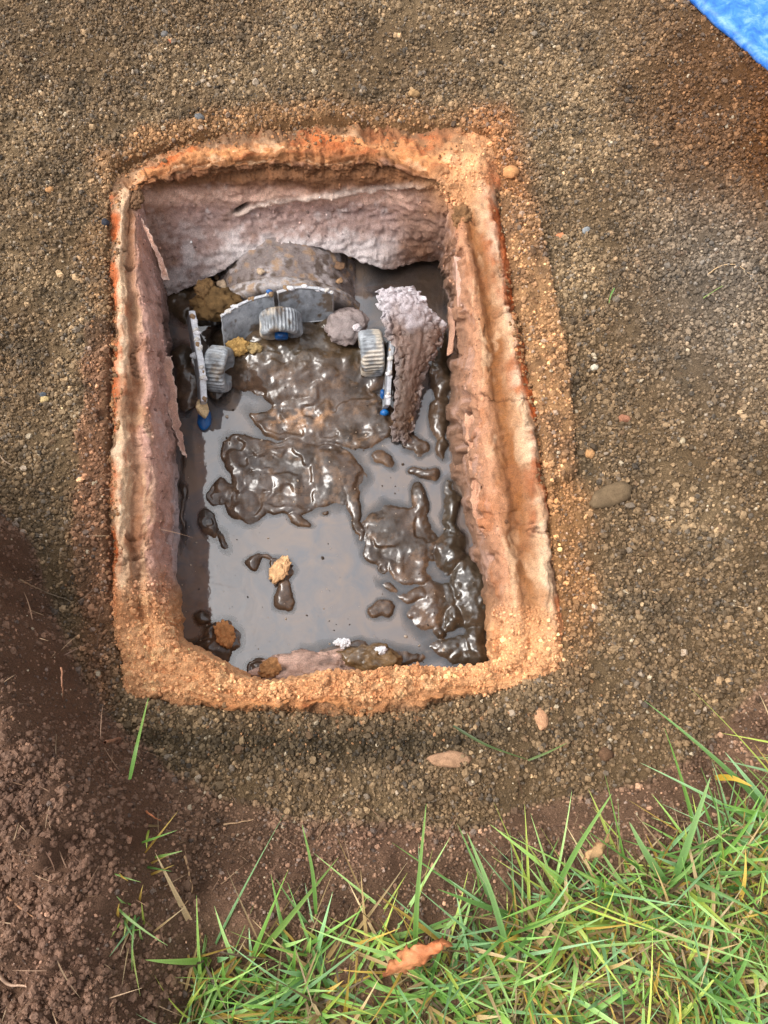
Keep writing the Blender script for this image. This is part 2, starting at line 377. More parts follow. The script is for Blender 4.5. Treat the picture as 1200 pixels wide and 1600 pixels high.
def ground_col(xy, t, d, px):
    n1 = fbm(xy, 0.09, 4, 21); n2 = fbm(xy, 0.025, 4, 22); n3 = fbm(xy, 0.3, 2, 23)
    c = np.zeros(xy.shape[:-1] + (3,)) + lin((118, 96, 70))
    c = mix(c, lin((138, 115, 86)), sstep(-0.1, 0.5, n1))
    c = mix(c, lin((92, 77, 58)), 0.7 * sstep(0.05, 0.6, n2))
    c = mix(c, lin((118, 108, 96)), 0.7 * sstep(0.3, 0, np.hypot((px[..., 0] - 1130) / 700, (px[..., 1] - 420) / 1100)) )
    c = mix(c, lin((104, 72, 44)), 0.9 * sstep(270, 90, np.hypot(px[..., 0] - 1170, (px[..., 1] - 150))) + 0.5 * sstep(1120, 1230, px[..., 0]) * sstep(520, 260, px[..., 1]))
    # rust and lime washed out of the box
    near = d + 0.012 * n2 + 0.012 * n1
    right = sstep(700, 800, px[..., 0]); top = sstep(330, 230, px[..., 1]); left = sstep(200, 150, px[..., 0]) * sstep(480, 600, px[..., 1])
    c = mix(c, lin((178, 128, 82)), 0.8 * sstep(0.034, 0.006, near) * (0.25 + 0.6 * right + 0.3 * top).clip(0, 1) * sstep(1100, 900, px[..., 1]))
    c = mix(c, lin((160, 108, 70)), 0.55 * sstep(0.05, 0.008, near) * sstep(690, 760, px[..., 0]) * sstep(400, 270, px[..., 1]))
    sh = shelf(px, xy); f8 = fbm(xy, 0.008, 3, 34)
    c = mix(c, mix(np.zeros_like(c) + lin((184, 140, 98)), lin((140, 106, 76)), sstep(-0.1, 0.45, n2 + 0.5 * f8)), 0.85 * sh[0])
    c = mix(c, mix(np.zeros_like(c) + lin((148, 112, 84)), lin((104, 80, 60)), sstep(-0.1, 0.45, n2 + 0.5 * f8)), 0.85 * sh[1])
    c = mix(c, lin((138, 98, 72)), 0.7 * sstep(0.032, 0.008, near) * left)
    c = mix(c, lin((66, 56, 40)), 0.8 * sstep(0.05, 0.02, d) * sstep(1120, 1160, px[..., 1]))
    # bank: red-brown topsoil
    bk = sstep(0.0, 0.14, t + 0.08 * n1)
    topsoil = mix(np.zeros_like(c) + lin((134, 104, 82)), lin((104, 79, 61)), sstep(-0.2, 0.5, n2))
    topsoil = mix(topsoil, lin((150, 114, 93)), 0.5 * sstep(0.1, 0.6, n1))
    topsoil = mix(topsoil, lin((104, 76, 60)), 0.6 * sstep(330, 180, px[..., 0]))
    c = mix(c, topsoil, bk)
    c = mix(c, lin((70, 74, 38)), sstep(0.6, 0.9, np.hypot(xy[..., 0], xy[..., 1])) * sstep(1.0, 1.3, t))
    return c
STEP = 0.002
tail = 0.05 * np.cumprod(np.full(24, 1.42))
xs = np.concatenate([-0.58 - tail[::-1], np.arange(-0.58, 0.58, STEP), 0.58 + tail])
ys = np.concatenate([-0.28 - tail[::-1], np.arange(-0.28, 1.05, STEP), 1.05 + tail])
GX, GY = np.meshgrid(xs, ys); gxy = np.stack([GX, GY], -1)
gz, gt, gd, gpx = ground_z(gxy)
gc = ground_col(gxy, gt, gd, gpx)
GV = np.concatenate([gxy, gz[..., None]], -1).reshape(-1, 3)
GF = grid_faces(len(ys), len(xs))
fcx = GV[GF[:, 0], :2] + STEP / 2
bb = (fcx[:, 0] > -0.35) & (fcx[:, 0] < 0.35) & (fcx[:, 1] > 0) & (fcx[:, 1] < 0.8)
kill = np.zeros(len(GF), bool); kill[bb] = inside(hole_poly, fcx[bb, 0], fcx[bb, 1])
ground = mesh('ground', GV, GF[~kill], M_soil, col=gc.reshape(-1, 3) * 0.74)  # darker damp fines, with shade between the grains put into the colour
tag(ground, kind='structure')
def ground_at(x, y):
    xy = np.stack([np.atleast_1d(x), np.atleast_1d(y)], -1).astype(float); return ground_z(xy)

# ------------------------------------------------------------------ grains: points with one tumbled stone each
def grain_group():
    g = bpy.data.node_groups.new('grains', 'GeometryNodeTree')
    g.interface.new_socket('Geometry', in_out='INPUT', socket_type='NodeSocketGeometry')
    g.interface.new_socket('Geometry', in_out='OUTPUT', socket_type='NodeSocketGeometry')
    n, l = g.nodes, g.links
    gi, go = n.new('NodeGroupInput'), n.new('NodeGroupOutput')
    parts = n.new('GeometryNodeGeometryToInstance')
    for k in range(4):
        ic = n.new('GeometryNodeMeshIcoSphere'); ic.inputs['Subdivisions'].default_value = 2
        sp = n.new('GeometryNodeSetPosition'); nt = n.new('ShaderNodeTexNoise'); nt.noise_dimensions = '4D'; nt.inputs['W'].default_value = k * 7.7
        nt.inputs['Scale'].default_value = 1.5
        sub = n.new('ShaderNodeVectorMath'); sub.operation = 'SUBTRACT'; sub.inputs[1].default_value = (0.5, 0.5, 0.5)
        sc = n.new('ShaderNodeVectorMath'); sc.operation = 'SCALE'; sc.inputs['Scale'].default_value = 2.1
        sm = n.new('GeometryNodeSetShadeSmooth'); sm.inputs['Shade Smooth'].default_value = False
        mt = n.new('GeometryNodeSetMaterial'); mt.inputs['Material'].default_value = M_grain
        l.new(nt.outputs['Color'], sub.inputs[0]); l.new(sub.outputs[0], sc.inputs[0]); l.new(sc.outputs[0], sp.inputs['Offset'])
        l.new(ic.outputs[0], sp.inputs['Geometry']); l.new(sp.outputs[0], sm.inputs[0]); l.new(sm.outputs[0], mt.inputs[0]); l.new(mt.outputs[0], parts.inputs[0])
    iop = n.new('GeometryNodeInstanceOnPoints'); iop.inputs['Pick Instance'].default_value = True
    def named(nm, typ):
        a = n.new('GeometryNodeInputNamedAttribute'); a.data_type = typ; a.inputs['Name'].default_value = nm; return a.outputs['Attribute']
    e2r = n.new('FunctionNodeEulerToRotation')
    l.new(gi.outputs[0], iop.inputs['Points']); l.new(parts.outputs[0], iop.inputs['Instance'])
    l.new(named('rot', 'FLOAT_VECTOR'), e2r.inputs[0]); l.new(e2r.outputs[0], iop.inputs['Rotation'])
    l.new(named('scl', 'FLOAT_VECTOR'), iop.inputs['Scale']); l.new(iop.outputs[0], go.inputs[0])
    return g
GRAINS = grain_group()
def scatter(name, pts, size, tint, label, cat):
    n = len(pts); me = bpy.data.meshes.new(name); me.vertices.add(n); me.vertices.foreach_set('co', pts.astype(np.float32).ravel())
    s = size[:, None] * rng.uniform(0.65, 1.2, (n, 3))
    for k, v in (('scl', s), ('rot', rng.uniform(0, 6.283, (n, 3)))):
        a = me.attributes.new(k, 'FLOAT_VECTOR', 'POINT'); a.data.foreach_set('vector', v.astype(np.float32).ravel())
    a = me.attributes.new('tint', 'FLOAT_COLOR', 'POINT')
    a.data.foreach_set('color', np.concatenate([np.clip(tint, 0, 0.9), np.ones((n, 1))], 1).astype(np.float32).ravel())
    o = bpy.data.objects.new(name, me); C.objects.link(o)
    md = o.modifiers.new('grains', 'NODES'); md.node_group = GRAINS
    me.materials.append(M_grain)
    return tag(o, label, cat, kind='stuff')
def grain_tint(base, n, white=0.008):
    k = rng.random(n); f = np.exp(rng.normal(-0.03, 0.40, n)); c = base * f[:, None]
    grey = base.mean(1, keepdims=True) * np.array([1.05, 1.0, 0.92]); m = (k < 0.10)[:, None]; c = np.where(m, 0.55 * c + 0.45 * grey * f[:, None], c)
    w = k > 1 - white; c[w] = lin((205, 185, 155)) * rng.uniform(0.55, 1.0, (w.sum(), 1))
    r = (k > 0.97 - white) & ~w; c[r] = c[r] * 0.8 + lin((150, 110, 80)) * 0.2
    return c
n = 560000
pts = np.stack([rng.uniform(-0.58, 0.58, n), rng.uniform(-0.24, 1.02, n)], -1)
ex = np.stack([rng.uniform(-0.42, 0.46, 260000), rng.uniform(-0.14, 0.36, 260000)], -1); et = bank_t(ex); ex = ex[(et > 0.03) & (et < 1.0)]      # steep faces need more
pts = np.concatenate([pts, ex]); n = len(pts)
z, t, d, px = ground_z(pts)
keep = (px[:, 0] > -330) & (px[:, 0] < 1530) & (px[:, 1] > -260) & (px[:, 1] < 1900) & ~inside(hole_poly, pts[:, 0], pts[:, 1])
patchy = sstep(-0.55, 0.15, fbm(pts, 0.035, 3, 55))
sh_ = shelf(px, pts); keep &= rng.random(n) < (0.30 + 0.70 * patchy) * np.where((t > 1.5) & (px[:, 0] > 330), 0.4, np.where(t > 0.08, 0.5, 1.0)) * (1 - 0.3 * np.maximum(sh_[0], sh_[1]))
pts, z, t, d, px = pts[keep], z[keep], t[keep], d[keep], px[keep]
n = len(pts)
size = np.exp(rng.normal(math.log(0.00098), 0.42, n)); big = rng.random(n) < 0.006; size[big] *= rng.uniform(1.4, 2.2, big.sum()); size = np.clip(size, 0.0005, 0.0032)
size *= np.where(t > 0.2, 0.72, 1.0)
heap = (t > 0.1) & (px[:, 0] < 330) & (rng.random(n) < 0.03); size[heap] = rng.uniform(0.0016, 0.0034, heap.sum())
base = ground_col(pts, t, d, px)
tint_ = grain_tint(base * 1.0, n); tint_[heap] = base[heap] * rng.uniform(0.85, 1.15, (heap.sum(), 1))
scatter('soil_grains', np.concatenate([pts, (z + size * 0.25 + rng.normal(0, 0.0007, n) * np.where((t > 0.03) & (t < 1), 2.2, 1.0))[:, None]], 1), size, tint_, 'loose brown sand and grit over the pit floor and banks', 'soil')

# crumbly clods all over the heap on the left
nc = 60000; cp = np.stack([rng.uniform(-0.5, -0.1, nc), rng.uniform(-0.24, 0.42, nc)], -1); cz_, ct_, cd_, cpx = ground_z(cp)
kc = (ct_ > 0.12) & (cpx[:, 0] < 300) & (fbm(cp, 0.03, 3, 58) > -0.1) & (rng.random(nc) < 0.75 * sstep(320, 200, cpx[:, 0])); cp, cz_, ct_, cd_, cpx = cp[kc], cz_[kc], ct_[kc], cd_[kc], cpx[kc]
cs_ = np.clip(np.exp(rng.normal(math.log(0.00125), 0.42, len(cp))), 0.0006, 0.0028)
scatter('bank_crumbs', np.concatenate([cp, (cz_ + cs_ * 0.35)[:, None]], 1), cs_, ground_col(cp, ct_, cd_, cpx) * rng.uniform(0.75, 1.15, (len(cp), 1)), 'dark crumbly clods covering the soil heap on the left', 'soil')
# ------------------------------------------------------------------ the box: lofted walls of crusted iron
NS, NR = 1470, 150
rows = np.stack([L0, L1, L2, L3, L4, L5, L6, L7])                 # (8, 21, 3)
def closed_lin(r):
    q = np.concatenate([r, r[:1]]); u = np.arange(NS) / NS * n_st; return np.stack([np.interp(u, np.arange(n_st + 1), q[:, k]) for k in range(3)], -1)
R1 = np.stack([0.35 * spline(r, NS, True) + 0.65 * closed_lin(r) for r in rows])                # (8, NS, 3)
# uneven sampling: more rows on the visible wall
tt_key = np.concatenate([np.linspace(0, 1, 12, False), np.linspace(1, 4, 60, False), np.linspace(4, 6, 66, False), np.linspace(6, 7, 12)])
NR = len(tt_key)
def spl_at(K, s):
    m = len(K); i = np.minimum(np.floor(s).astype(int), m - 2); f = (s - i).reshape(-1, 1, 1); g = lambda j: K[np.clip(j, 0, m - 1)]
    a, b, c, d = g(i - 1), g(i), g(i + 1), g(i + 2)
    # gentle tension keeps the lip crisp
    T = 0.35; m1, m2 = T * (c - a), T * (d - b)
    return (2 * f**3 - 3 * f**2 + 1) * b + (f**3 - 2 * f**2 + f) * m1 + (-2 * f**3 + 3 * f**2) * c + (f**3 - f**2) * m2
W = spl_at(R1, tt_key)                                            # (NR, NS, 3)
SS = np.broadcast_to(np.arange(NS) / NS * n_st, (NR, NS)); TT = np.broadcast_to(tt_key[:, None], (NR, NS))
du = np.roll(W, -1, 1) - np.roll(W, 1, 1); dv = np.gradient(W, axis=0)
N = np.cross(du, dv); N /= np.maximum(np.linalg.norm(N, axis=-1, keepdims=True), 1e-9)
if (N[int(NR * 0.3)].mean(0)[2]) < 0: N = -N
def side_w(a, b, e=0.35):
    s = SS
    return sstep(a - e, a + e, s) * sstep(b + e, b - e, s)
w_right, w_near, w_left = side_w(5, 11), side_w(11, 15), side_w(15, 21, 0.35)
w_left = np.maximum(sstep(14.65, 15.35, SS) * 1.0, 0); w_left = np.where(SS > 20.5, sstep(21.3, 20.7, SS), w_left)
w_far = np.clip(1 - w_right - w_near - w_left, 0, 1)
pw = Q(W)
# the rim wanders: plan and height breaks before any surface detail
along = np.stack([SS * 0.083, TT * 0.022], -1)                    # metres along the rim, metres across it
wob = sstep(0.6, 1.3, TT) * sstep(5.0, 4.0, TT)
inw = np.stack([cen[0] - W[..., 0], cen[1] - W[..., 1], 0 * W[..., 0]], -1); inw /= np.linalg.norm(inw, axis=-1, keepdims=True)
W = W + inw * (wob * (0.004 * fbm(along * np.array([1, 0.4]), 0.035, 3, 151) + 0.0010 * fbm(along * np.array([1, 0.6]), 0.012, 3, 152)))[..., None]
W[..., 2] += wob * 0.004 * fbm(along * np.array([1, 0.5]), 0.04, 3, 153)
du = np.roll(W, -1, 1) - np.roll(W, 1, 1); dv = np.gradient(W, axis=0); N2 = np.cross(du, dv); N2 /= np.maximum(np.linalg.norm(N2, axis=-1, keepdims=True), 1e-9); N = N2 * np.sign((N2 * N).sum(-1, keepdims=True) + 1e-9)
# displacement
big = fbm(W, 0.045, 3, 101); med = fbm(W, 0.014, 4, 102); fin = fbm(W, 0.005, 3, 103)
st_v = W * np.array([1, 1, 0.4]) ; 
rim = sstep(0.8, 1.2, TT) * sstep(4.3, 3.6, TT)
wall = sstep(3.6, 4.6, TT)
long_ = w_right + w_left
med_l = fbm(along * np.array([0.3, 1.1]), 0.010, 3, 160); fin_l = fbm(along * np.array([0.45, 1]), 0.004, 3, 161)
disp = 0.0025 * big + 0.0022 * (med * (1 - long_) + med_l * long_) + 0.0010 * (fin * (1 - 0.5 * long_) + 0.5 * fin_l * long_)
def terrace(x, k):
    q = x * k; f = np.floor(q); return (f + sstep(0.35, 0.65, q - f)) / k
strat = fbm(np.stack([along[..., 0] * 0.28, along[..., 1]], -1) + 0.004 * np.stack([med, big], -1), 0.011, 3, 154)     # layers running along the rim
disp = disp + rim * (0.0009 * med + 0.0007 * fin + 0.0075 * (1 - 0.72 * (w_right + w_left)) * (terrace(0.8 * strat + 0.35 * med, 3.2)))
f9, c9 = worley2(along * np.array([1, 1.3]) + 0.004 * np.stack([med, fin], -1), 0.022, 155); f10, c10 = worley2(along + 0.003 * np.stack([fin, med], -1), 0.009, 156)
disp = disp + (1 - 0.6 * (w_right + w_left)) * rim * (0.004 * (c9 - 0.5) * sstep(0.75, 0.5, f9) + 0.0016 * (c10 - 0.5))
# crest breaks: thin raised line of lime along the crest on the two long sides
crest = np.exp(-((TT - 2.0 - 0.22 * fbm(W, 0.03, 3, 105)) / 0.33) ** 2)
disp += 0.0022 * crest * (w_right + w_left) * (0.55 + 0.9 * fbm(along * np.array([0.4, 1]), 0.02, 3, 106))
disp += -0.006 * np.exp(-((TT - 3.0 - 0.1 * big) / 0.38) ** 2) * (w_right + w_left)
# vertical drips and slabs of scale on the right and left walls
f, cid = worley2(np.stack([SS * 0.085, TT * 0.018], -1) + 0.006 * np.stack([med, fbm(W, 0.014, 3, 131)], -1), 0.016, 108)
slab = (cid - 0.5) * sstep(0.62, 0.38, f)
disp += wall * (w_right * 0.010 + w_left * 0.004) * slab
holes = sstep(0.28, 0.5, fbm(W * np.array([1, 0.75, 0.5]), 0.017, 3, 110)) * sstep(4.15, 4.6, TT) * sstep(6.3, 5.6, TT)
disp -= (w_right * 0.010 + w_left * 0.005) * holes
pit = np.zeros(TT.shape)
for (hx, hy, ra, rb) in [(730, 655, 7, 16), (724, 622, 6, 12), (741, 772, 8, 24), (748, 815, 7, 16), (718, 690, 6, 18), (736, 725, 5, 12)]:
    pit = np.maximum(pit, np.exp(-(((pw[..., 0] + 6 * med - hx) / ra) ** 2 + ((pw[..., 1] + 9 * med - hy) / rb) ** 2)))
disp -= w_right * wall * 0.013 * sstep(0.25, 0.75, pit)
drip = fbm(np.stack([SS * 0.08, TT * 0.006], -1), 0.008, 3, 112)
disp += wall * (w_right + w_left) * 0.0016 * drip
# far wall: spalled upper layer with a broken lower edge, lower layer set back
edge_y = np.interp(pw[..., 0], [215, 300, 360, 384, 400, 470, 560, 640, 700], [345, 345, 340, 333, 324, 312, 302, 292, 288]) + 5 * fbm(W, 0.012, 3, 120)
upper = sstep(3, -3, pw[..., 1] - edge_y)
leftpart = sstep(350, 385, pw[..., 0]); disp += w_far * sstep(3.6, 4.0, TT) * upper * 0.0045 * leftpart
crk = np.exp(-(((pw[..., 0] - 376) * 0.55 + (pw[..., 1] - 326) * 0.83) / 3.2) ** 2) * np.exp(-(((pw[..., 0] - 376) * 0.83 - (pw[..., 1] - 326) * 0.55) / 13) ** 2)
disp -= w_far * crk * 0.014 * wall
scl_, scl_id = worley2(np.stack([W[..., 0], 1.5 * (W[..., 1] * 0.4 + W[..., 2])], -1) + 0.003 * np.stack([med, fin], -1), 0.008, 157)
disp += w_far * wall * (0.0024 * (scl_id - 0.5) * sstep(0.75, 0.5, scl_) + 0.0025 * terrace(fbm(np.stack([W[..., 0] * 0.3, W[..., 2] + 0.4 * W[..., 1]], -1), 0.012, 3, 158), 3))
disp += w_far * wall * (0.0012 * fbm(W * np.array([0.5, 1, 1.6]), 0.008, 3, 122) + 0.002 * fbm(W, 0.02, 3, 123))
# porous brown soffit under the far lip
f2, _ = worley2(np.stack([W[..., 0], W[..., 1] + W[..., 2]], -1), 0.0035, 125)
pore = w_far * sstep(3.0, 3.3, TT) * sstep(4.25, 3.8, TT)
disp -= 0.0014 * pore * sstep(0.4, 0.15, f2)
# sandy fill lying on the near rim and in the near corners: crumbly
sandm = np.clip(sstep(10.1, 10.9, SS) * sstep(16.3, 15.4, SS), 0, 1) * sstep(0.9, 1.3, TT)
sandm = sandm * (1 - 0.9 * side_w(11.5, 14.6, 0.5) * sstep(2.5, 2.1, TT + 0.5 * big + 0.3 * med))
topright = np.exp(-((SS - 5.0) / 0.32) ** 2) * sstep(4.6, 3.8, TT)
sandm = np.maximum(sandm, topright * 0.9)
f12, c12 = worley2(W[..., :2] + 0.0015 * np.stack([med, fin], -1), 0.0045, 170)
disp += rim * 0.0016 * (c12 - 0.5) * sstep(-0.2, 0.2, fbm(W, 0.025, 3, 171))
crack = sstep(0.10, 0.0, np.abs(fbm(along * np.array([1.0, 0.5]) + 0.006 * np.stack([med, fin], -1), 0.022, 3, 172))) * sstep(0.0, 0.25, fbm(W, 0.04, 2, 173))
disp -= rim * 0.0026 * crack
f3, _ = worley2(W[..., :2] + 0.002 * np.stack([med, fin], -1), 0.006, 126); f4, _ = worley2(W[..., :2], 0.0027, 127)
disp += sandm * (0.0032 * (0.5 - f3) + 0.0014 * (0.5 - f4) + 0.003 * fbm(W, 0.02, 3, 128))
W2 = W + N * disp[..., None]
W2[..., 2] += 0.004 * topright * (TT > 1.5)
# colour: each side has its bands, broken up by noise
def bands(cols, tw):
    K = np.array([lin(c) for c in cols]); x = np.clip(tw, 0, len(K) - 1); i = np.minimum(x.astype(int), len(K) - 2); f = (x - i)[..., None]; f = f * f * (3 - 2 * f)
    return K[i] * (1 - f) + K[i + 1] * f
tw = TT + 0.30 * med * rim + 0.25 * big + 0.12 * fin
tw = tw + (0.45 - 0.3 * (w_right + w_left)) * strat * rim
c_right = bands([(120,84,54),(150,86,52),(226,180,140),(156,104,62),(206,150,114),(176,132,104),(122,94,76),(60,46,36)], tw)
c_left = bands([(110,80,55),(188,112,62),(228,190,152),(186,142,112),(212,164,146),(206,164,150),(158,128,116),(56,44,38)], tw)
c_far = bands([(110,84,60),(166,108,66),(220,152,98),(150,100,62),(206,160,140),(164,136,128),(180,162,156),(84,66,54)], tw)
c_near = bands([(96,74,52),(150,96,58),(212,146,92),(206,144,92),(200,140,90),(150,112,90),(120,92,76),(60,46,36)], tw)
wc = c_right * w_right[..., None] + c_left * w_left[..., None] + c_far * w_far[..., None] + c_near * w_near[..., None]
n4 = fbm(W, 0.03, 4, 140); n5 = fbm(W, 0.012, 4, 141)
rustm = sstep(0.12, 0.5, n4 + 0.4 * n5) * rim
wc = mix(wc, lin((182, 92, 44)), 0.7 * sstep(0.1, 0.45, strat + 0.5 * n4) * sstep(2.9, 2.2, TT) * rim)
wc = mix(wc, lin((112, 62, 40)), 0.75 * sstep(0.25, 0.55, -n4 + 0.3 * n5) * sstep(2.2, 1.4, TT) * rim)
wc = mix(wc, lin((240, 212, 180)), 0.7 * crest * (w_right + w_left) * sstep(-0.25, 0.35, n5))
wc = mix(wc, lin((236, 196, 156)), 0.55 * rim * sstep(0.15, 0.4, -strat + 0.4 * n5) * (1 - w_near * 0.6))
wc = mix(wc, lin((128, 100, 74)), 0.8 * sstep(1.9, 1.1, TT + 0.5 * n4 + 0.4 * n5))          # soil smeared over the outer edge
wc = mix(wc, lin((122, 78, 46)), 0.9 * w_far * sstep(3.0, 3.3, TT) * sstep(4.5, 4.0, TT + 0.3 * n4))  # porous brown under the far lip, overhang shade painted into it
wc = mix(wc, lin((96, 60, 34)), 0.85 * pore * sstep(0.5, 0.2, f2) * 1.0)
# far wall: pale ledge line, lavender and white lime, brown staining to the right, porous brown with painted overhang shade under the lip
led = np.exp(-((pw[..., 1] - edge_y + 5) / 5.0) ** 2) * leftpart
wc = mix(wc, lin((236, 208, 188)), 0.8 * w_far * led * wall)
br = np.clip(sstep(590, 690, pw[..., 0] + 40 * n4 + 0.5 * (pw[..., 1] - 340)) + 0.6 * sstep(0.15, 0.5, n4) * sstep(330, 300, pw[..., 1] - 20 * n5), 0, 1) * w_far * sstep(3.8, 4.2, TT)
wc = mix(wc, lin((134, 90, 58)), 0.7 * br)
f11, c11 = worley2(np.stack([W[..., 0], 1.5 * (W[..., 1] * 0.4 + W[..., 2])], -1) + 0.003 * np.stack([med, fin], -1), 0.008, 157)
wc = wc * (1 + (w_far * wall * 0.35 * (c11 - 0.5)))[..., None]
wc = mix(wc, lin((128, 92, 70)), 0.5 * w_far * wall * np.maximum(sstep(300, 225, pw[..., 0] + 25 * n4), sstep(0.62, 0.75, f11)))
wc = mix(wc, lin((216, 204, 200)), 0.65 * w_far * wall * sstep(0.0, 0.45, n5 + 0.3 * n4 + 0.004 * (pw[..., 1] - 370)) * (1 - br))
wc = mix(wc, lin((140, 104, 80)), 0.5 * w_far * wall * sstep(0.15, 0.5, -n5 + 0.3 * big) )
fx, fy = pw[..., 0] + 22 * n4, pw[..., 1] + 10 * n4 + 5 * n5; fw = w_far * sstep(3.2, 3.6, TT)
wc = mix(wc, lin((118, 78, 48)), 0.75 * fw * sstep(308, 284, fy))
wc = mix(wc, lin((222, 182, 160)), 0.7 * fw * np.exp(-((fy - 308) / 11) ** 2) * sstep(690, 600, fx))
wc = mix(wc, lin((172, 144, 134)), 0.5 * fw * sstep(328, 345, fy) * sstep(395, 365, fy))
wc = mix(wc, lin((214, 204, 202)), 0.7 * fw * sstep(355, 385, fy + 25 * n5) * sstep(320, 380, fx) * sstep(640, 560, fx))
wc = mix(wc, lin((130, 92, 64)), 0.5 * fw * np.maximum(sstep(300, 235, fx), sstep(600, 670, fx)) * sstep(300, 340, fy))
wc = mix(wc, lin((240, 216, 200)), 0.8 * w_far * led * wall)
wc = mix(wc, lin((60, 42, 32)), w_far * np.clip(crk * 1.5, 0, 1) * wall)
# long walls: pink scale, orange wash, grey damp foot
wc = mix(wc, lin((146, 90, 46)), 0.85 * (w_right + 0.45 * w_left) * np.exp(-((TT - 3.0) / 0.4) ** 2) * sstep(-0.5, 0.1, n4))
wc = mix(wc, lin((206, 132, 84)), 0.6 * (w_right + 0.5 * w_left) * sstep(0.05, 0.45, n4) * sstep(3.4, 3.9, TT) * sstep(5.4, 4.6, TT))
wc = mix(wc, lin((204, 98, 38)), 0.9 * (w_right + w_left) * np.exp(-((TT - 1.5 - 0.35 * n4) / 0.36) ** 2) * sstep(-0.4, 0.05, n4))
wc = mix(wc, lin((200, 100, 42)), 0.7 * w_far * np.exp(-((TT - 1.7 - 0.5 * n4) / 0.3) ** 2) * sstep(-0.2, 0.2, n4 + 0.5 * strat))
wc = mix(wc, lin((222, 208, 210)), 0.75 * w_left * sstep(5.0, 5.5, TT + 0.3 * n5) * sstep(700, 760, pw[..., 1]) * sstep(930, 890, pw[..., 1]))
wc = mix(wc, lin((226, 196, 188)), 0.5 * (w_right * 0.5 + w_left) * wall * sstep(0.1, 0.5, n5))
wc = mix(wc, lin((92, 66, 50)), (w_right + w_left) * np.clip(holes * 0.5 + 0.35 * sstep(0.2, 0.5, -n5), 0, 0.8) * wall)
wc = mix(wc, lin((96, 62, 42)), 0.6 * rim * crack)
wc = mix(wc, lin((150, 96, 60)), 0.55 * rim * sstep(0.0, 0.4, n4 - 0.5 * n5) * (1 - 0.5 * crest))
wc = mix(wc, lin((228, 170, 120)) * (1 + 0.25 * n5)[..., None], 0.92 * sandm)
wc = mix(wc, lin((172, 112, 68)), sandm * 0.5 * sstep(0.1, 0.5, n4))
wc = mix(wc, lin((236, 190, 140)), 0.6 * sandm * sstep(0.2, 0.55, n5 + 0.3 * n4))
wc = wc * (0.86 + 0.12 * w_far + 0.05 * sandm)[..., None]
box = empty('valve_box', tuple(P(520, 680, 0.0)))
tag(box, 'rust and lime crusted rectangular iron chamber sunk in the pit floor', 'valve box')
def wall_piece(name, s0, s1):
    i0, i1 = int(round(s0 / n_st * NS)), int(round(s1 / n_st * NS)); ii = np.arange(i0, i1 + 1) % NS
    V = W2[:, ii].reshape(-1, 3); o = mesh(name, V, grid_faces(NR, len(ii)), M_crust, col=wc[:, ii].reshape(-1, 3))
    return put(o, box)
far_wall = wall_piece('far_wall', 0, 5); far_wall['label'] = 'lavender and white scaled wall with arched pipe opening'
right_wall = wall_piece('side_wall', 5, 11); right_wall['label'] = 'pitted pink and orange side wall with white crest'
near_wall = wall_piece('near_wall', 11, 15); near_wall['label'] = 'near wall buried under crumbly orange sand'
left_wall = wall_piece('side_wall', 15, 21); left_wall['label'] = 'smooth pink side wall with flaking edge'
# crumbs on the sandy rim
cand = np.argwhere((sandm > 0.35) & (TT < 5.0) & (TT > 0.8)); sel = cand[rng.integers(0, len(cand), 9000)]
gp = W2[sel[:, 0], sel[:, 1]]; gn = N[sel[:, 0], sel[:, 1]]; gsz = np.clip(np.exp(rng.normal(math.log(0.00062), 0.5, len(sel))), 0.0003, 0.0026)
cand2 = np.argwhere((TT > 0.9) & (TT < 2.1) & (sandm < 0.5)); sel2 = cand2[rng.integers(0, len(cand2), 9000)]; sel2 = sel2[(fbm(W2[sel2[:, 0], sel2[:, 1]], 0.03, 3, 175) + 1.3 - TT[sel2[:, 0], sel2[:, 1]]) > rng.uniform(-0.6, 0.4, len(sel2))]
g2 = W2[sel2[:, 0], sel2[:, 1]]; s2 = np.clip(np.exp(rng.normal(math.log(0.0009), 0.45, len(sel2))), 0.0004, 0.0026)
t2 = mix(np.zeros((len(sel2), 3)) + lin((122, 96, 68)), lin((176, 122, 78)), rng.random(len(sel2)) ** 1.5) * np.exp(rng.normal(0, 0.28, (len(sel2), 1)))
scatter('soil_crumbs', g2 + N[sel2[:, 0], sel2[:, 1]] * s2[:, None] * 0.3, s2, t2, 'brown soil crumbs washed against the outer rim of the chamber', 'soil')
# orange crumbs kicked outwards onto the soil
no = 1500; kk = rng.integers(0, len(rim_poly), no); p0 = rim_poly[kk]; ou = p0 - cen; ou /= np.linalg.norm(ou, axis=1, keepdims=True); p0 = p0 + ou * np.abs(rng.normal(0, 0.014, (no, 1))) - ou * 0.002 + rng.normal(0, 0.008, (no, 2))
z0, t0_, d0, px0 = ground_z(p0); m0 = (((px0[:, 1] > 980) | (px0[:, 0] > 700)) | (rng.random(no) < 0.35)) & ~inside(hole_poly, p0[:, 0], p0[:, 1]); s0 = np.clip(np.exp(rng.normal(math.log(0.0007), 0.5, m0.sum())), 0.0004, 0.0016)
scatter('rust_crumbs', np.concatenate([p0[m0], (z0[m0] + s0 * 0.6)[:, None]], 1), s0, lin((160, 118, 82)) * np.exp(rng.normal(-0.1, 0.35, (m0.sum(), 1))), 'orange rust crumbs strewn on the soil around the chamber', 'crumbs')
crumbs = scatter('sand_crumbs', gp + gn * gsz[:, None] * 0.3, gsz, wc[sel[:, 0], sel[:, 1]] * np.exp(rng.normal(0.05, 0.25, (len(sel), 1))), 'orange sand crumbs lying on the near rim of the chamber', 'sand')

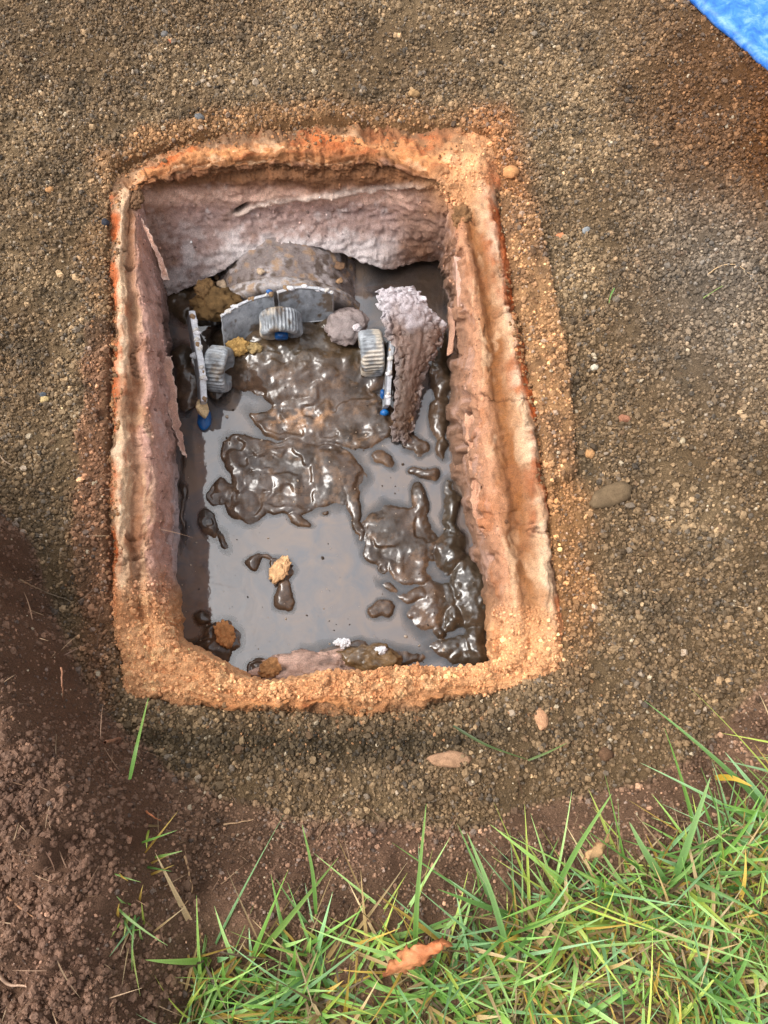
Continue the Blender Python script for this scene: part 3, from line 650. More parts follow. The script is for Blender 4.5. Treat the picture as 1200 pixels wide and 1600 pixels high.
# flakes of scale curling off the walls
def flake(name, rows_px, mat, parent, cols, seed, thick=0.0016, m=14, n=60, label=None, fold=0.0, fr=0.0015, ragged=0.0, frill=0.0):
    """rows_px: (xl, yl, zl, xr, yr, zr) down the length; a thin warped sheet of real thickness"""
    R = np.array(rows_px, float); A = spline(P(R[:, 0], R[:, 1], R[:, 2]), n); B = spline(P(R[:, 3], R[:, 4], R[:, 5]), n)
    u = np.linspace(0, 1, m)[None, :, None]; G = A[:, None] * (1 - u) + B[:, None] * u
    up = np.zeros(3); up[2] = 1; G = G + up * (fold * np.sin(np.pi * u))
    uu = u[..., 0] + 0 * G[..., 0]; vv = np.linspace(0, 1, n)[:, None] + 0 * uu
    edge = np.minimum(np.minimum(uu, 1 - uu) * 2, np.minimum(vv, 1 - vv) * 4).clip(0, 1)
    G = G + fr * np.stack([fbm(G, 0.010, 3, seed + k) for k in range(3)], -1) + ragged * (1 - edge)[..., None] * np.stack([fbm(G, 0.0045, 3, seed + 5 + k) for k in range(3)], -1)
    Nn = np.cross(np.gradient(G, axis=1), np.gradient(G, axis=0)); Nn /= np.maximum(np.linalg.norm(Nn, axis=-1, keepdims=True), 1e-9)
    th = thick * (0.35 + 0.65 * sstep(0, 0.5, edge))[..., None] * (1 + 0.4 * fbm(G, 0.008, 2, seed + 9))[..., None]
    V = np.concatenate([(G + Nn * th / 2).reshape(-1, 3), (G - Nn * th / 2).reshape(-1, 3)])
    F = grid_faces(n, m); k = n * m; per = np.concatenate([np.arange(m), np.arange(1, n) * m + m - 1, (n - 1) * m + np.arange(m - 2, -1, -1), np.arange(n - 2, 0, -1) * m])
    S = np.stack([per, np.roll(per, -1), np.roll(per, -1) + k, per + k], 1)
    nn = fbm(G, 0.015, 4, seed + 11); c = mix(np.zeros(G.shape) + lin(cols[0]), lin(cols[1]), sstep(-0.3, 0.4, nn))
    ew = 0.9 * (1 - sstep(0.0, 0.35, edge + 0.25 * nn))
    if frill:
        ew = ew * (0.25 + 0.75 * sstep(frill, frill * 0.4, vv)); rg = fbm(np.stack([uu * 0.06, vv * 0.012], -1), 0.006, 4, seed + 13); c = mix(c, lin((84, 62, 50)), 0.7 * sstep(0.05, 0.4, rg)); G = G + np.array([0, 0, 0.0007]) * rg[..., None]; c = mix(c, lin((204, 194, 198)), 0.8 * sstep(0.42, 0.10, vv + 0.2 * nn)); c = mix(c, lin((88, 64, 46)), 0.7 * sstep(0.6, 0.95, vv + 0.15 * nn))
        c = mix(c, lin((186, 140, 96)), 0.6 * sstep(0.2, 0.5, nn) * sstep(0.6, 0.9, vv))
    c = mix(c, lin(cols[2]), ew); c = np.concatenate([c.reshape(-1, 3)] * 2)
    o = mesh(name, V, [F, F[:, ::-1] + k, S[:, ::-1]], mat, col=c)
    if label: o['label'] = label
    return put(o, parent) if parent else o
def subflake(name, rows_px, parent, cols, seed, **kw):
    o = flake(name, rows_px, M_crust, None, cols, seed, **kw)
    o.parent = parent; return o
PINK = [(206,160,138),(190,150,134),(232,200,182)]
subflake('flake', [(219,341,-.014,224,345,-.013),(231,374,-.020,239,374,-.020),(245,404,-.030,254,406,-.032),(254,438,-.044,265,438,-.047)], left_wall, PINK, 300, fr=0.001, ragged=0.002)
subflake('flake', [(250,560,-.062,268,556,-.068),(254,600,-.07,274,610,-.08),(264,650,-.08,283,668,-.092),(284,704,-.092,291,716,-.1)], left_wall, PINK, 310, fr=0.0012, ragged=0.003)
subflake('flake', [(710,402,-.03,720,400,-.022),(713,440,-.03,722,440,-.022),(716,480,-.034,722,478,-.025)], right_wall, [(214,170,150),(200,150,124),(232,196,176)], 330, thick=0.002, n=30, m=8)
subflake('flake', [(700,480,-.07,712,486,-.06),(702,520,-.08,710,520,-.07),(698,556,-.085,708,550,-.08)], right_wall, [(170,130,108),(190,146,120),(206,160,136)], 335, thick=0.003, n=30, m=8)
subflake('flake', [(728,650,-.05,742,648,-.04),(735,720,-.055,750,720,-.045),(740,790,-.055,756,800,-.05),(752,840,-.06,766,838,-.055)], right_wall, [(204,152,122),(190,140,112),(226,180,150)], 340, thick=0.004, fr=0.004, ragged=0.004)

# ------------------------------------------------------------------ mud bed and water
def pz(x, y): return P(x, y, WATER)
bx = np.arange(-0.27, 0.21, 0.0011); by = np.arange(0.06, 0.66, 0.0011)
BX, BY = np.meshgrid(bx, by); B = np.stack([BX, BY, np.full(BX.shape, WATER)], -1); bp_ = Q(B)
wx, wy = bp_[..., 0] + 9 * fbm(B[..., :2], 0.02, 3, 400) , bp_[..., 1] + 9 * fbm(B[..., :2], 0.02, 3, 401)
# (x, y, rx, ry, turn, height mm)
blobs = [
 (455,565,120,56,0,19),(480,600,100,36,0,11),(560,570,60,40,0,14),(380,575,60,30,10,9),(430,528,95,30,0,18),(520,520,40,30,0,14),(590,560,26,46,0,13),(340,590,26,40,0,9),(330,470,60,40,0,8),
 (500,640,100,42,-8,8.5),(570,650,45,45,0,7),(420,660,50,18,30,4.5),(545,625,60,25,0,7),
 (368,715,24,42,-25,6),(395,695,50,18,10,6),(470,740,62,54,0,10),(520,735,52,40,20,9),(552,775,18,50,-10,5),(455,785,50,20,0,6.5),(500,710,70,16,5,5),(560,820,8,30,0,3),
 (345,770,23,23,0,9),(385,790,34,34,0,10),(372,757,14,26,10,4),
 (327,820,18,30,-10,8),(350,846,15,24,-20,5),(470,814,28,12,20,6),(510,805,10,6,0,2),
 (398,876,18,14,0,7),(418,874,20,7,10,3.5),(440,890,22,24,30,6.5),(444,918,12,20,0,4.5),(441,936,20,23,0,8),
 (350,993,32,29,25,7),(315,967,15,13,20,7),(330,1022,36,26,25,8),(300,1010,25,16,0,5),(402,1048,26,20,0,7),
 (622,835,62,50,15,9),(600,850,34,40,0,5.5),(655,785,17,32,-8,8),(650,860,50,30,0,6),(668,742,26,14,15,5),(648,735,14,10,0,4),
 (598,888,10,9,0,3.5),(610,915,26,12,25,3.6),(600,952,25,20,-10,8),(640,930,40,16,10,3.2),(690,935,40,34,30,4.5),(715,965,24,24,0,6),(692,985,12,9,0,4),
 (690,590,22,34,0,8),(688,650,18,40,0,8),(692,700,12,26,0,6),(700,860,30,40,0,9),(738,930,34,70,-15,11),(720,1020,40,30,0,4),(745,1010,20,40,0,8),
 (690,545,20,30,0,8),(292,600,22,50,0,6),(285,560,22,30,0,5),(278,470,30,40,0,6),(284,780,6,90,0,2.2),(640,690,28,20,0,4),(705,800,16,60,0,7),
 (600,660,30,30,0,6),(500,670,100,26,0,5.5),(440,715,80,26,0,6.5),(500,760,70,44,0,7),(545,740,34,40,0,6),(405,760,30,40,0,5),(600,720,26,14,30,3),(560,690,50,16,0,4),(640,890,50,30,20,5),(670,960,40,40,0,4),(700,1010,40,26,0,4.5),(660,700,20,14,0,3),(455,600,110,20,0,6),(655,1030,26,10,0,2),(560,1030,110,30,0,6),
]
h = np.full(BX.shape, -0.012); acc = np.zeros(BX.shape)
for (x, y, rx, ry, a, hh) in blobs:
    a = math.radians(a); dx, dy = wx - x, wy - y; X, Y = (dx * math.cos(a) + dy * math.sin(a)) / (rx * 1.1), (-dx * math.sin(a) + dy * math.cos(a)) / (ry * 1.1)
    q = 1.15 - (X * X + Y * Y); v = np.where(q > 0, (hh * 0.001 + 0.012) * np.clip(q / 1.15, 0, 1) ** 0.72, 0)
    acc = np.maximum(acc, v) + 0.12 * np.minimum(acc, v)
h = -0.012 + acc
up = sstep(0.004, 0.013, acc)
f, cid = worley2(B[..., :2] + 0.004 * np.stack([fbm(B[..., :2], 0.015, 2, 405), fbm(B[..., :2], 0.015, 2, 406)], -1), 0.016, 410)
h += up * (0.0011 * (0.45 - f) + 0.0036 * fbm(B[..., :2], 0.024, 2, 411) + 0.0007 * fbm(B[..., :2], 0.008, 2, 412) + 0.00035 * fbm(B[..., :2], 0.0032, 2, 414))
right_rough = sstep(676, 700, bp_[..., 0]); h += right_rough * up * 0.0015 * fbm(B[..., :2], 0.009, 2, 413)
# big islands are flat on top and half drowned, so sheets of water lie on them
flat = sstep(560, 640, bp_[..., 1]) * sstep(680, 640, bp_[..., 0])
h = np.where((h > 0.0025), mix(h[..., None], (0.0025 + (h - 0.0025) * 0.42)[..., None], flat)[..., 0], h)
inner = sstep(0.0145, 0.0175, acc) * flat
h = h - inner * (0.0026 * sstep(-0.05, 0.3, fbm(B[..., :2], 0.02, 2, 430)))
nm = fbm(B[..., :2], 0.03, 4, 420); nm2 = fbm(B[..., :2], 0.01, 4, 421)
mc = mix(np.zeros(B.shape) + lin((78, 58, 42)), lin((56, 42, 29)), sstep(-0.2, 0.5, nm)); mc = mix(mc, lin((112, 86, 64)), 0.7 * sstep(0.1, 0.5, nm2))
mc = mix(mc, lin((50, 42, 29)), 0.75 * right_rough); mc = mix(mc, lin((58, 46, 24)), 0.6 * sstep(600, 560, bp_[..., 1]))
mc = mix(mc, lin((186, 140, 100)), 0.8 * np.exp(-(((bp_[..., 0] - 470) / 60) ** 2 + ((bp_[..., 1] - 655) / 14) ** 2)) * sstep(-0.2, 0.3, nm2))
MB = B.copy(); MB[..., 2] = WATER + h
mud = mesh('mud', MB.reshape(-1, 3), grid_faces(len(by), len(bx)), M_mud, col=mc.reshape(-1, 3)); tag(mud, kind='structure')
WB = B[::2, ::2]; dep = np.maximum(-h[::2, ::2], 0); dep0 = dep; dep = dep * (1 - 0.92 * (sstep(540, 470, bp_[..., 1]) * sstep(540, 600, bp_[..., 0]) )[::2, ::2])     # clear brown water in the far corner
# meniscus: water climbs a little against whatever stands in it
men = 0.0
WB = WB.copy(); WB[..., 2] += men
water = mesh('water', WB.reshape(-1, 3), grid_faces(*WB.shape[:2]), M_water, attrs={'depth': dep.ravel()}); tag(water, kind='structure')

ns = 260; sx, sy = rng.uniform(280, 750, ns), rng.uniform(600, 1040, ns); sp_ = P(sx, sy, WATER); ii = np.clip(((sp_[:, 1] - by[0]) / 0.0011).astype(int), 0, len(by) - 1); jj = np.clip(((sp_[:, 0] - bx[0]) / 0.0011).astype(int), 0, len(bx) - 1)
sp_[:, 2] = np.maximum(WATER, WATER + h[ii, jj]) + 0.0002; sc_ = np.clip(np.exp(rng.normal(math.log(0.0005), 0.5, ns)), 0.0003, 0.0016)
scatter('floating_specks', sp_, sc_, np.where(rng.random((ns, 1)) < 0.5, lin((62, 48, 36)), lin((168, 150, 132))), 'small dark and pale specks afloat on the murky water', 'specks')
ws = np.argwhere((TT > 3.4) & (TT < 5.8) & (sandm < 0.3)); ws = ws[rng.integers(0, len(ws), 3200)]; ws = ws[fbm(W2[ws[:, 0], ws[:, 1]], 0.03, 3, 179) > -0.05]; wz = np.clip(np.exp(rng.normal(math.log(0.0006), 0.5, len(ws))), 0.0003, 0.0018)
scatter('wall_grit', W2[ws[:, 0], ws[:, 1]], wz, wc[ws[:, 0], ws[:, 1]] * np.exp(rng.normal(-0.15, 0.35, (len(ws), 1))), 'grit stuck to the inner walls of the chamber', 'grit')
# ------------------------------------------------------------------ pipe end and its three clamps
def mud_top(x, y):
    w = pz(x, y); i = int(np.clip((w[1] - by[0]) / 0.0011, 0, len(by) - 1)); j = int(np.clip((w[0] - bx[0]) / 0.0011, 0, len(bx) - 1)); return WATER + h[i, j]
def revolve(prof, seg, amp=0.0, flutes=0, seed=0):
    """prof (k,2) of (axial, radius); axis +Y; returns V, F closed by end caps"""
    k = len(prof); th = np.arange(seg) / seg * 2 * np.pi
    fl = 1 + (amp * np.cos(th * flutes)) if flutes else np.ones(seg)
    r = np.array([p[1] for p in prof])[:, None]; y = np.array([p[0] for p in prof])[:, None] + 0 * th
    m = np.array([p[2] if len(p) > 2 else 1 for p in prof])[:, None]
    rr = r * (1 + (fl - 1) * m)
    V = np.stack([rr * np.cos(th), y, rr * np.sin(th)], -1).reshape(-1, 3)
    return V, grid_faces(k, seg, True)
pipe_c = P(455, 470, -0.165) + np.array([0, 0, -0.006]); pipe = empty('pipe', tuple(pipe_c))
tag(pipe, 'scaled brown pipe end coming through the arch in the far wall', 'pipe')
pr = 0.098
def pipe_part(name, y0, y1, r, seed, cols):
    prof = [(y0 + 0.004, 0.0005), (y0 + 0.003, r * 0.5), (y0, r * 0.80), (y0, r * 0.93), (y0 + 0.003, r)] + [(a, r) for a in np.linspace(y0 + 0.005, y1 - 0.003, 60)] + [(y1, r * 0.97), (y1 + 0.001, r * 0.8)]
    V, F = revolve(prof, 360); d = 0.0022 * fbm(V, 0.02, 3, seed) + 0.0012 * fbm(V, 0.006, 3, seed + 1); q = V.copy(); q[:, 1] = 0
    L = np.linalg.norm(q, axis=1, keepdims=True); V = V + q / L * d[:, None]
    nn = fbm(V, 0.022, 4, seed + 2); n2 = fbm(V, 0.008, 4, seed + 3)
    c = mix(np.zeros(V.shape) + lin(cols[0]), lin(cols[1]), sstep(-0.1, 0.3, nn)); c = mix(c, lin(cols[2]), 0.9 * sstep(0.1, 0.4, n2)); c = mix(c, lin(cols[3]), 0.9 * sstep(0.12, 0.4, -n2 + 0.3 * nn))
    o = mesh(name, V, F, M_pipe, col=c); o.location = pipe_c; return put(o, pipe)
pipe_part('pipe_barrel', 0.02, 0.2, pr * 0.86, 500, [(96,78,66),(128,108,98),(160,128,92),(70,54,42)])
pipe_part('pipe_flange', -0.047, -0.030, pr * 1.02, 530, [(132,122,118),(172,164,162),(160,132,104),(92,76,62)])
pipe_part('pipe_collar', -0.031, 0.026, pr * 0.965, 510, [(120,108,104),(162,152,150),(152,124,98),(84,68,56)])
for k in range(10):
    a = rng.uniform(-0.85, 0.85); a = math.copysign(abs(a) ** 0.6, a); yy = rng.uniform(-0.03, 0.022); q = rng.uniform(.002, .0045)
    w_ = pipe_c + np.array([pr * math.sin(a * 1.2), yy, pr * math.cos(a * 1.2) + 0.0002])
    put(lump('scale_nodule', tuple(w_), (q * 1.5, q * 1.2, q * .4), [(176,142,106),(150,118,88),(186,162,136),(118,90,68)][k % 4], M_crust, 3, 0.5, 520 + k, k, 0.2, 0.3, crumb=0.3), pipe)

def metal_col(V, seed, base=((128,132,138),(158,162,168),(96,98,102))):
    nn = fbm(V, 0.012, 4, seed); n2 = fbm(V, 0.004, 3, seed + 1)
    c = mix(np.zeros(V.shape) + lin(base[0]), lin(base[1]), sstep(-0.2, 0.4, nn)); c = mix(c, lin(base[2]), 0.7 * sstep(0.1, 0.5, n2)); nd = fbm(V, 0.02, 4, seed + 30); return mix(c, lin((92, 74, 54)), 0.85 * sstep(0.12, 0.4, nd + 0.3 * n2))
def plate(name, top, bot, thick, seed, parent, edge_white=0.5, n=70, m=24, mat=None, notch=None):
    """upright plate: top and bottom lines given as (x, y, z) photo positions with heights"""
    T = np.array(top, float); Bm = np.array(bot, float)
    A = spline(P(T[:, 0], T[:, 1], T[:, 2]), n); D = spline(P(Bm[:, 0], Bm[:, 1], Bm[:, 2]), n)
    u = np.linspace(0, 1, m)[None, :, None]; G = A[:, None] * (1 - u) + D[:, None] * u
    Nn = np.cross(np.gradient(G, axis=1), np.gradient(G, axis=0)); Nn /= np.maximum(np.linalg.norm(Nn, axis=-1, keepdims=True), 1e-9)
    G = G + Nn * (0.0006 * fbm(G, 0.01, 3, seed))[..., None]
    V = np.concatenate([(G + Nn * thick / 2).reshape(-1, 3), (G - Nn * thick / 2).reshape(-1, 3)]); k = n * m
    per = np.concatenate([np.arange(m), np.arange(1, n) * m + m - 1, (n - 1) * m + np.arange(m - 2, -1, -1), np.arange(n - 2, 0, -1) * m])
    # two extra rings round the rim so the edge is a crusted band
    E1 = V[per] * 0.75 + V[per + k] * 0.25; E2 = V[per] * 0.25 + V[per + k] * 0.75; q = len(per)
    ctr = V.mean(0); rim_n = fbm(E1, 0.003, 3, seed + 4)
    out = E1 - G.reshape(-1, 3)[(m // 2 + (n // 2) * m)]; out /= np.linalg.norm(out, axis=1, keepdims=True)
    E1 = E1 + out * (0.0008 + 0.0009 * rim_n)[:, None]; E2 = E2 + out * (0.0008 + 0.0009 * rim_n)[:, None]
    V = np.concatenate([V, E1, E2]); a = np.arange(q); b = np.roll(a, -1)
    S = [np.stack([per[b], per[a], 2 * k + a, 2 * k + b], 1), np.stack([2 * k + b, 2 * k + a, 2 * k + q + a, 2 * k + q + b], 1), np.stack([2 * k + q + b, 2 * k + q + a, per[a] + k, per[b] + k], 1)]
    c = metal_col(V, seed + 7); w = np.zeros(len(V)); w[2 * k:] = 1; w[per] = 0.7; w[per + k] = 0.7
    c = mix(c, lin((214, 214, 218)), edge_white * 2 * w.clip(0, 1) * (0.5 + 0.3 * fbm(V, 0.006, 3, seed + 8)).clip(0, 1))
    F = grid_faces(n, m)
    o = mesh(name, V, [F[:, ::-1], F + k] + S, mat or M_metal, col=c)
    return put(o, parent)
def knob(parent, loc, axis, r, L, seed, pale=0.3, insert=False):
    flutes = 34
    prof = [(0, r * .55, 0), (0, r * 0.9, 0), (0.0015, r * .97, .4), (0.003, r, 1)] + [(a, r, 1) for a in np.linspace(0.005, L - 0.004, 8)] + [(L - 0.002, r * .98, .6), (L, r * 0.92, 0), (L, r * 0.66, 0), (L - 0.001, r * .6, 0), (L - 0.010, r * .55, 0), (L - 0.010, 0.0001, 0)]
    V, F = revolve(prof, flutes * 8, 0.030, flutes)
    V = V * (1 + 0.05 * fbm(V, 0.012, 3, seed) + 0.015 * fbm(V, 0.003, 2, seed + 2))[:, None]
    c = metal_col(V, seed + 1, ((126,130,134),(168,172,176),(84,86,90)))
    c = mix(c, lin((226, 208, 182)), pale * sstep(0.1, 0.35, fbm(V, 0.018, 3, seed + 5)))
    rr = np.hypot(V[:, 0], V[:, 2]); groove = sstep(r * 1.0, r * 0.965, rr) * (V[:, 1] > 0.003) * (V[:, 1] < L - 0.003)
    c = mix(c, lin((70, 70, 72)), 0.55 * groove)        # flutes toned darker than the ridges
    o = mesh('knob', V, F, M_metal, col=c); o.location = loc
    o.rotation_mode = 'QUATERNION'; o.rotation_quaternion = Vector(axis).to_track_quat('Y', 'Z'); put(o, parent)
    i_V, i_F = revolve([(L - 0.013, r * .05), (L - 0.009, r * .30), (L + 0.001, r * .34), (L + 0.003, r * .30), (L + 0.0035, 0.0001)], 24)
    if not insert: return o
    ins = mesh('knob_insert', i_V, i_F, M_blue); ins.location = loc; ins.rotation_mode = 'QUATERNION'; ins.rotation_quaternion = Vector(axis).to_track_quat('Y', 'Z')
    ins.parent = o
    ins.location = (0, 0, 0); ins.rotation_quaternion = (1, 0, 0, 0)
    return o
# far clamp: two arched plates side by side, knob facing the near side
cl = empty('clamp_bracket', tuple(P(435, 520, -0.115))); tag(cl, 'broad arched grey clamp in front of the pipe with knob facing forward', 'clamp', 'clamps around the pipe fitting')
plate('plate', [(346,494,-.076),(366,480,-.072),(394,467,-.069),(426,459,-.067)], [(352,548,-.110),(372,536,-.110),(400,524,-.110),(432,512,-.110)], 0.005, 600, cl)
plate('plate', [(434,456,-.066),(462,449,-.066),(492,450,-.067),(520,457,-.069)], [(440,506,-.108),(466,504,-.108),(494,500,-.108),(521,498,-.108)], 0.005, 610, cl)
kb = knob(cl, tuple(P(438, 488, -0.082)), (0.05, -0.90, -0.25), 0.0220, 0.026, 620, 0.5, True)
tab = lump('blue_tab', tuple(P(421, 456, -0.066)), (.004, .0025, .003), (30, 110, 190), M_blue, 2, 0.2, 5); put(tab, cl)
# left clamp
cl2 = empty('clamp_bracket', tuple(P(315, 580, -0.118))); tag(cl2, 'thin upright clamp plate nearest the left wall, seen edge on, with knob', 'clamp', 'clamps around the pipe fitting')
plate('plate', [(300,486,-.072),(308,530,-.070),(316,580,-.074),(319,626,-.084)], [(296,500,-.118),(304,545,-.122),(310,590,-.124),(316,640,-.124)], 0.0065, 630, cl2, 0.8)
knob(cl2, tuple(P(326, 575, -0.098)), (0.97, -0.12, 0.02), 0.0240, 0.023, 640, 0.15)
put(lump('lug', tuple(P(304, 556, -0.082)), (.005, .004, .003), (196, 198, 202), M_metal, 3, 0.3, 6), cl2)
put(lump('blue_tab', tuple(P(319, 654, -0.117)), (.008, .013, .005), (20, 90, 160), M_blue, 3, 0.15, 8), cl2)
put(lump('lime_nodule', tuple(P(316, 638, -0.103)), (.0062, .011, .006), (226, 196, 150), M_crust, 4, 0.3, 9, 0.35, 0.08, 0.2), cl2)
# right clamp
cl3 = empty('clamp_bracket', tuple(P(605, 590, -0.118))); tag(cl3, 'small clamp beside the corroded sheet with knob turned to the left', 'clamp', 'clamps around the pipe fitting')
plate('plate', [(612,530,-.078),(610,560,-.078),(608,590,-.080),(606,632,-.090)], [(606,540,-.122),(604,565,-.122),(602,600,-.122),(600,640,-.124)], 0.005, 650, cl3, 0.5)
knob(cl3, tuple(P(598, 550, -0.098)), (-0.97, -0.10, 0.05), 0.0240, 0.025, 660, 0.55)
put(lump('blue_tab', tuple(P(598, 616, -0.108)), (.003, .005, .006), (24, 110, 190), M_blue, 2, 0.2, 12), cl3)
put(lump('blue_tab', tuple(P(601, 645, -0.116)), (.005, .004, .004), (16, 90, 150), M_blue, 2, 0.2, 13), cl3)

def crust_line(parent, line, n, seed):
    T = np.array(line, float); S = spline(P(T[:, 0], T[:, 1], T[:, 2]), n * 4); r_ = np.random.default_rng(seed)
    for k in range(n):
        p = S[r_.integers(0, n * 4)]; q = r_.uniform(.0012, .0030)
        put(lump('lime_crust', tuple(p + r_.normal(0, .0008, 3)), (q * 1.4, q, q * .8), [(222,220,222),(206,200,192),(150,122,92)][k % 3], M_crust, 2, 0.5, seed + k, k, 0.2, 0.15, crumb=0.3), parent)
crust_line(cl, [(346,494,-.076),(366,480,-.072),(394,467,-.069),(426,459,-.067)], 12, 670)
crust_line(cl, [(434,456,-.066),(462,449,-.066),(492,450,-.067),(520,457,-.069)], 7, 690)
crust_line(cl2, [(300,486,-.072),(308,530,-.070),(316,580,-.074),(319,626,-.084)], 14, 671)
crust_line(cl3, [(612,530,-.078),(610,560,-.078),(608,590,-.080),(606,632,-.090)], 10, 672)
# corroded sheet standing beside the right wall, frilled pale top
sheet = flake('corroded_sheet', [(588,456,-.052,650,448,-.050),(590,474,-.055,668,476,-.056),(596,498,-.060,692,505,-.072),(606,525,-.066,696,526,-.082),(616,556,-.074,680,560,-.088),(619,590,-.084,664,590,-.096),(616,630,-.094,655,630,-.104),(612,665,-.106,645,668,-.112),(618,692,-.121,636,698,-.121)],
              M_pipe, None, [(104,84,72),(128,104,92),(206,198,200)], 700, thick=0.0020, m=60, n=130, fold=0.006, fr=0.0010, ragged=0.0065, frill=0.4)
tag(sheet, 'jagged brown corroded metal sheet leaning by the right wall, frilled white top', 'metal sheet')
# lumps of dirt and scale resting on the fitting and in the water
def clod(x, y, z, r, col, seed, label, name='dirt_clod', cat='clod', group=None, sub=4, amp=0.35, rot=0.0, fine=0.12, mat=None, vary=0.3, crumb=0.27):
    o = lump(name, tuple(P(x, y, z)), r, col, mat or M_clod, max(sub, 5), amp, seed, rot, fine, vary, crumb=crumb); return tag(o, label, cat, group)
clod(706, 288, -.004, (.012, .008, .006), (112, 88, 62), 830, 'brown soil clump in the far right inner corner of the chamber', crumb=0.5)
clod(722, 338, -.003, (.009, .013, .006), (132, 96, 64), 831, 'rusty soil clump on the right rim just below the far corner', crumb=0.5)
clod(212, 312, -.006, (.007, .010, .005), (128, 96, 70), 832, 'brown soil clump in the far left inner corner of the chamber', crumb=0.5)
clod(335, 476, -.088, (.026, .018, .012), (104, 80, 50), 801, 'crumbly brown dirt clod jammed behind the left end of the arched clamp', sub=5)
clod(320, 452, -.080, (.010, .012, .009), (112, 86, 56), 802, 'small brown dirt clod against the foot of the far wall', sub=4)
clod(373, 541, -.100, (.012, .009, .008), (176, 140, 84), 803, 'yellowish crumb of scale left of the forward facing knob', amp=0.5)
clod(398, 545, -.101, (.009, .007, .006), (158, 134, 92), 804, 'pale broken crumb just below the forward facing knob', amp=0.5)
clod(540, 512, -.098, (.023, .020, .012), (138, 124, 120), 805, 'grey mauve lump of scale between the two right hand knobs', amp=0.4, crumb=0.14, fine=0.1, mat=M_pipe, sub=5)
clod(558, 512, -.088, (.005, .004, .004), (206, 196, 196), 806, 'tiny white nodule on the grey mauve lump', sub=3)
clod(437, 889, -.1135, (.0085, .0145, .005), (226, 180, 132), 807, 'cream clod on the small mud island in open water', rot=-0.5, amp=0.4)
clod(352, 992, -.1135, (.0095, .013, .0045), (196, 138, 88), 808, 'orange sandy clod on a dark mud blob near the left corner', rot=0.5, amp=0.35)
clod(424, 1046, -.106, (.011, .010, .006), (168, 122, 80), 809, 'brown crumb at the left end of the pale slab by the near rim', amp=0.4)
clod(500, 1038, -.109, (.060, .015, .008), (176, 144, 128), 810, 'long pale pink slab of scale lying under the near rim', 'scale_slab', 'scale slab', sub=5, amp=0.5, rot=0.12, mat=M_pipe, fine=0.12, crumb=0.22, vary=0.6)
clod(572, 1030, -.107, (.030, .014, .010), (104, 80, 50), 811, 'wet brown lump at the right end of the pale slab', sub=4, mat=M_mud, amp=0.4, crumb=0.1)
for k, (x, y, s, lb) in enumerate([(536, 1004, .0075, 'left one of two white mineral flakes by the near rim'), (595, 1017, .006, 'right one of two white mineral flakes by the near rim')]):
    clod(x, y, -.100, (s, s * .6, s * .45), (232, 230, 232), 820 + k, lb, 'mineral_flake', 'flake', 'white mineral flakes', 3, 0.5, mat=M_crust, fine=0.25, vary=0.08)

# ------------------------------------------------------------------ blue board in the far right corner
def board():
    A, Bp = P(1092, 0, 0.018), P(1206, 103, 0.018); e = (Bp - A) / np.linalg.norm(Bp - A); nrm = np.array([-e[1], e[0], 0.0])
    if nrm[0] < 0: nrm = -nrm
    n, m = 60, 40; Lx, Ly = 0.75, 0.4; th = 0.012
    a0 = A - e * 0.40
    prof = [(0.004, -th), (0.001, -th * .8), (0.0, -th * .5), (0.001, -th * .2), (0.004, 0)] + [(v, 0.0) for v in np.linspace(0.012, Ly, m)]
    s = np.linspace(0, Lx, n); G = np.array([[a0 + e * si + nrm * p[0] + np.array([0, 0, p[1] + 0.05 * p[0]]) for si in s] for p in prof])
    G[..., 2] += 0.0015 * fbm(G, 0.05, 2, 900); G[:5, :, :2] += (0.0012 * fbm(G[:5], 0.01, 2, 901))[..., None]
    k = len(prof); V = np.concatenate([G.reshape(-1, 3), (G[-1] - np.array([0, 0, th])).reshape(-1, 3)]); F = grid_faces(k, n); b = np.arange(n - 1)
    S = np.stack([(k - 1) * n + b, (k - 1) * n + b + 1, k * n + b + 1, k * n + b], 1); U = np.stack([k * n + b, k * n + b + 1, b + 1, b], 1)
    o = mesh('plastic_board', V, [F, S, U], M_board); return tag(o, 'scuffed blue plastic board edge in the far right corner', 'board')
board()

# ------------------------------------------------------------------ pebbles, roots, fallen bits on the soil
def on_soil(x, y, guess=0.0):
    z = guess
    for _ in range(4):
        p = P(x, y, z); z = float(ground_at(p[0], p[1])[0][0])
    return P(x, y, z)
def pebble(x, y, r, col, seed, label, name='pebble', cat='pebble', rot=0.0, amp=0.25, lift=0.3, grp='loose pebbles on the pit floor'):
    p = on_soil(x, y); p[2] += r[2] * lift; o = lump(name, tuple(p), r, col, M_clod, 3, amp + 0.1, seed, rot, 0.1, 0.2, crumb=0.2); return tag(o, label, cat, grp)
pebble(945, 1178, (.0062, .0055, .004), (104, 78, 58), 1001, 'smooth round brown pebble below the near right corner of the chamber')
pebble(647, 148, (.0062, .005, .004), (166, 132, 92), 1002, 'tan pebble above the middle of the far rim')
pebble(875, 370, (.0048, .0038, .003), (204, 132, 92), 1003, 'orange chip right of the far right rim corner')
pebble(955, 775, (.020, .010, .006), (116, 96, 72), 1004, 'flat brown stone right of the mortar shelf', rot=0.35)
pebble(703, 1186, (.017, .006, .004), (172, 134, 104), 1005, 'elongated pinkish chip below the near rim', rot=0.05)
pebble(846, 1122, (.0055, .0095, .003), (196, 148, 112), 1006, 'pale peach chip beside the near right rim corner')
pebble(797, 270, (.0085, .0065, .004), (204, 146, 96), 1007, 'peach stone in the rusty soil at the far right corner')
pebble(742, 246, (.0038, .0070, .003), (74, 76, 88), 1008, 'dark blue grey pebble at the far right corner', rot=0.5)
pebble(165, 349, (.004, .004, .003), (56, 58, 66), 1009, 'dark pebble outside the left rim near the far corner')
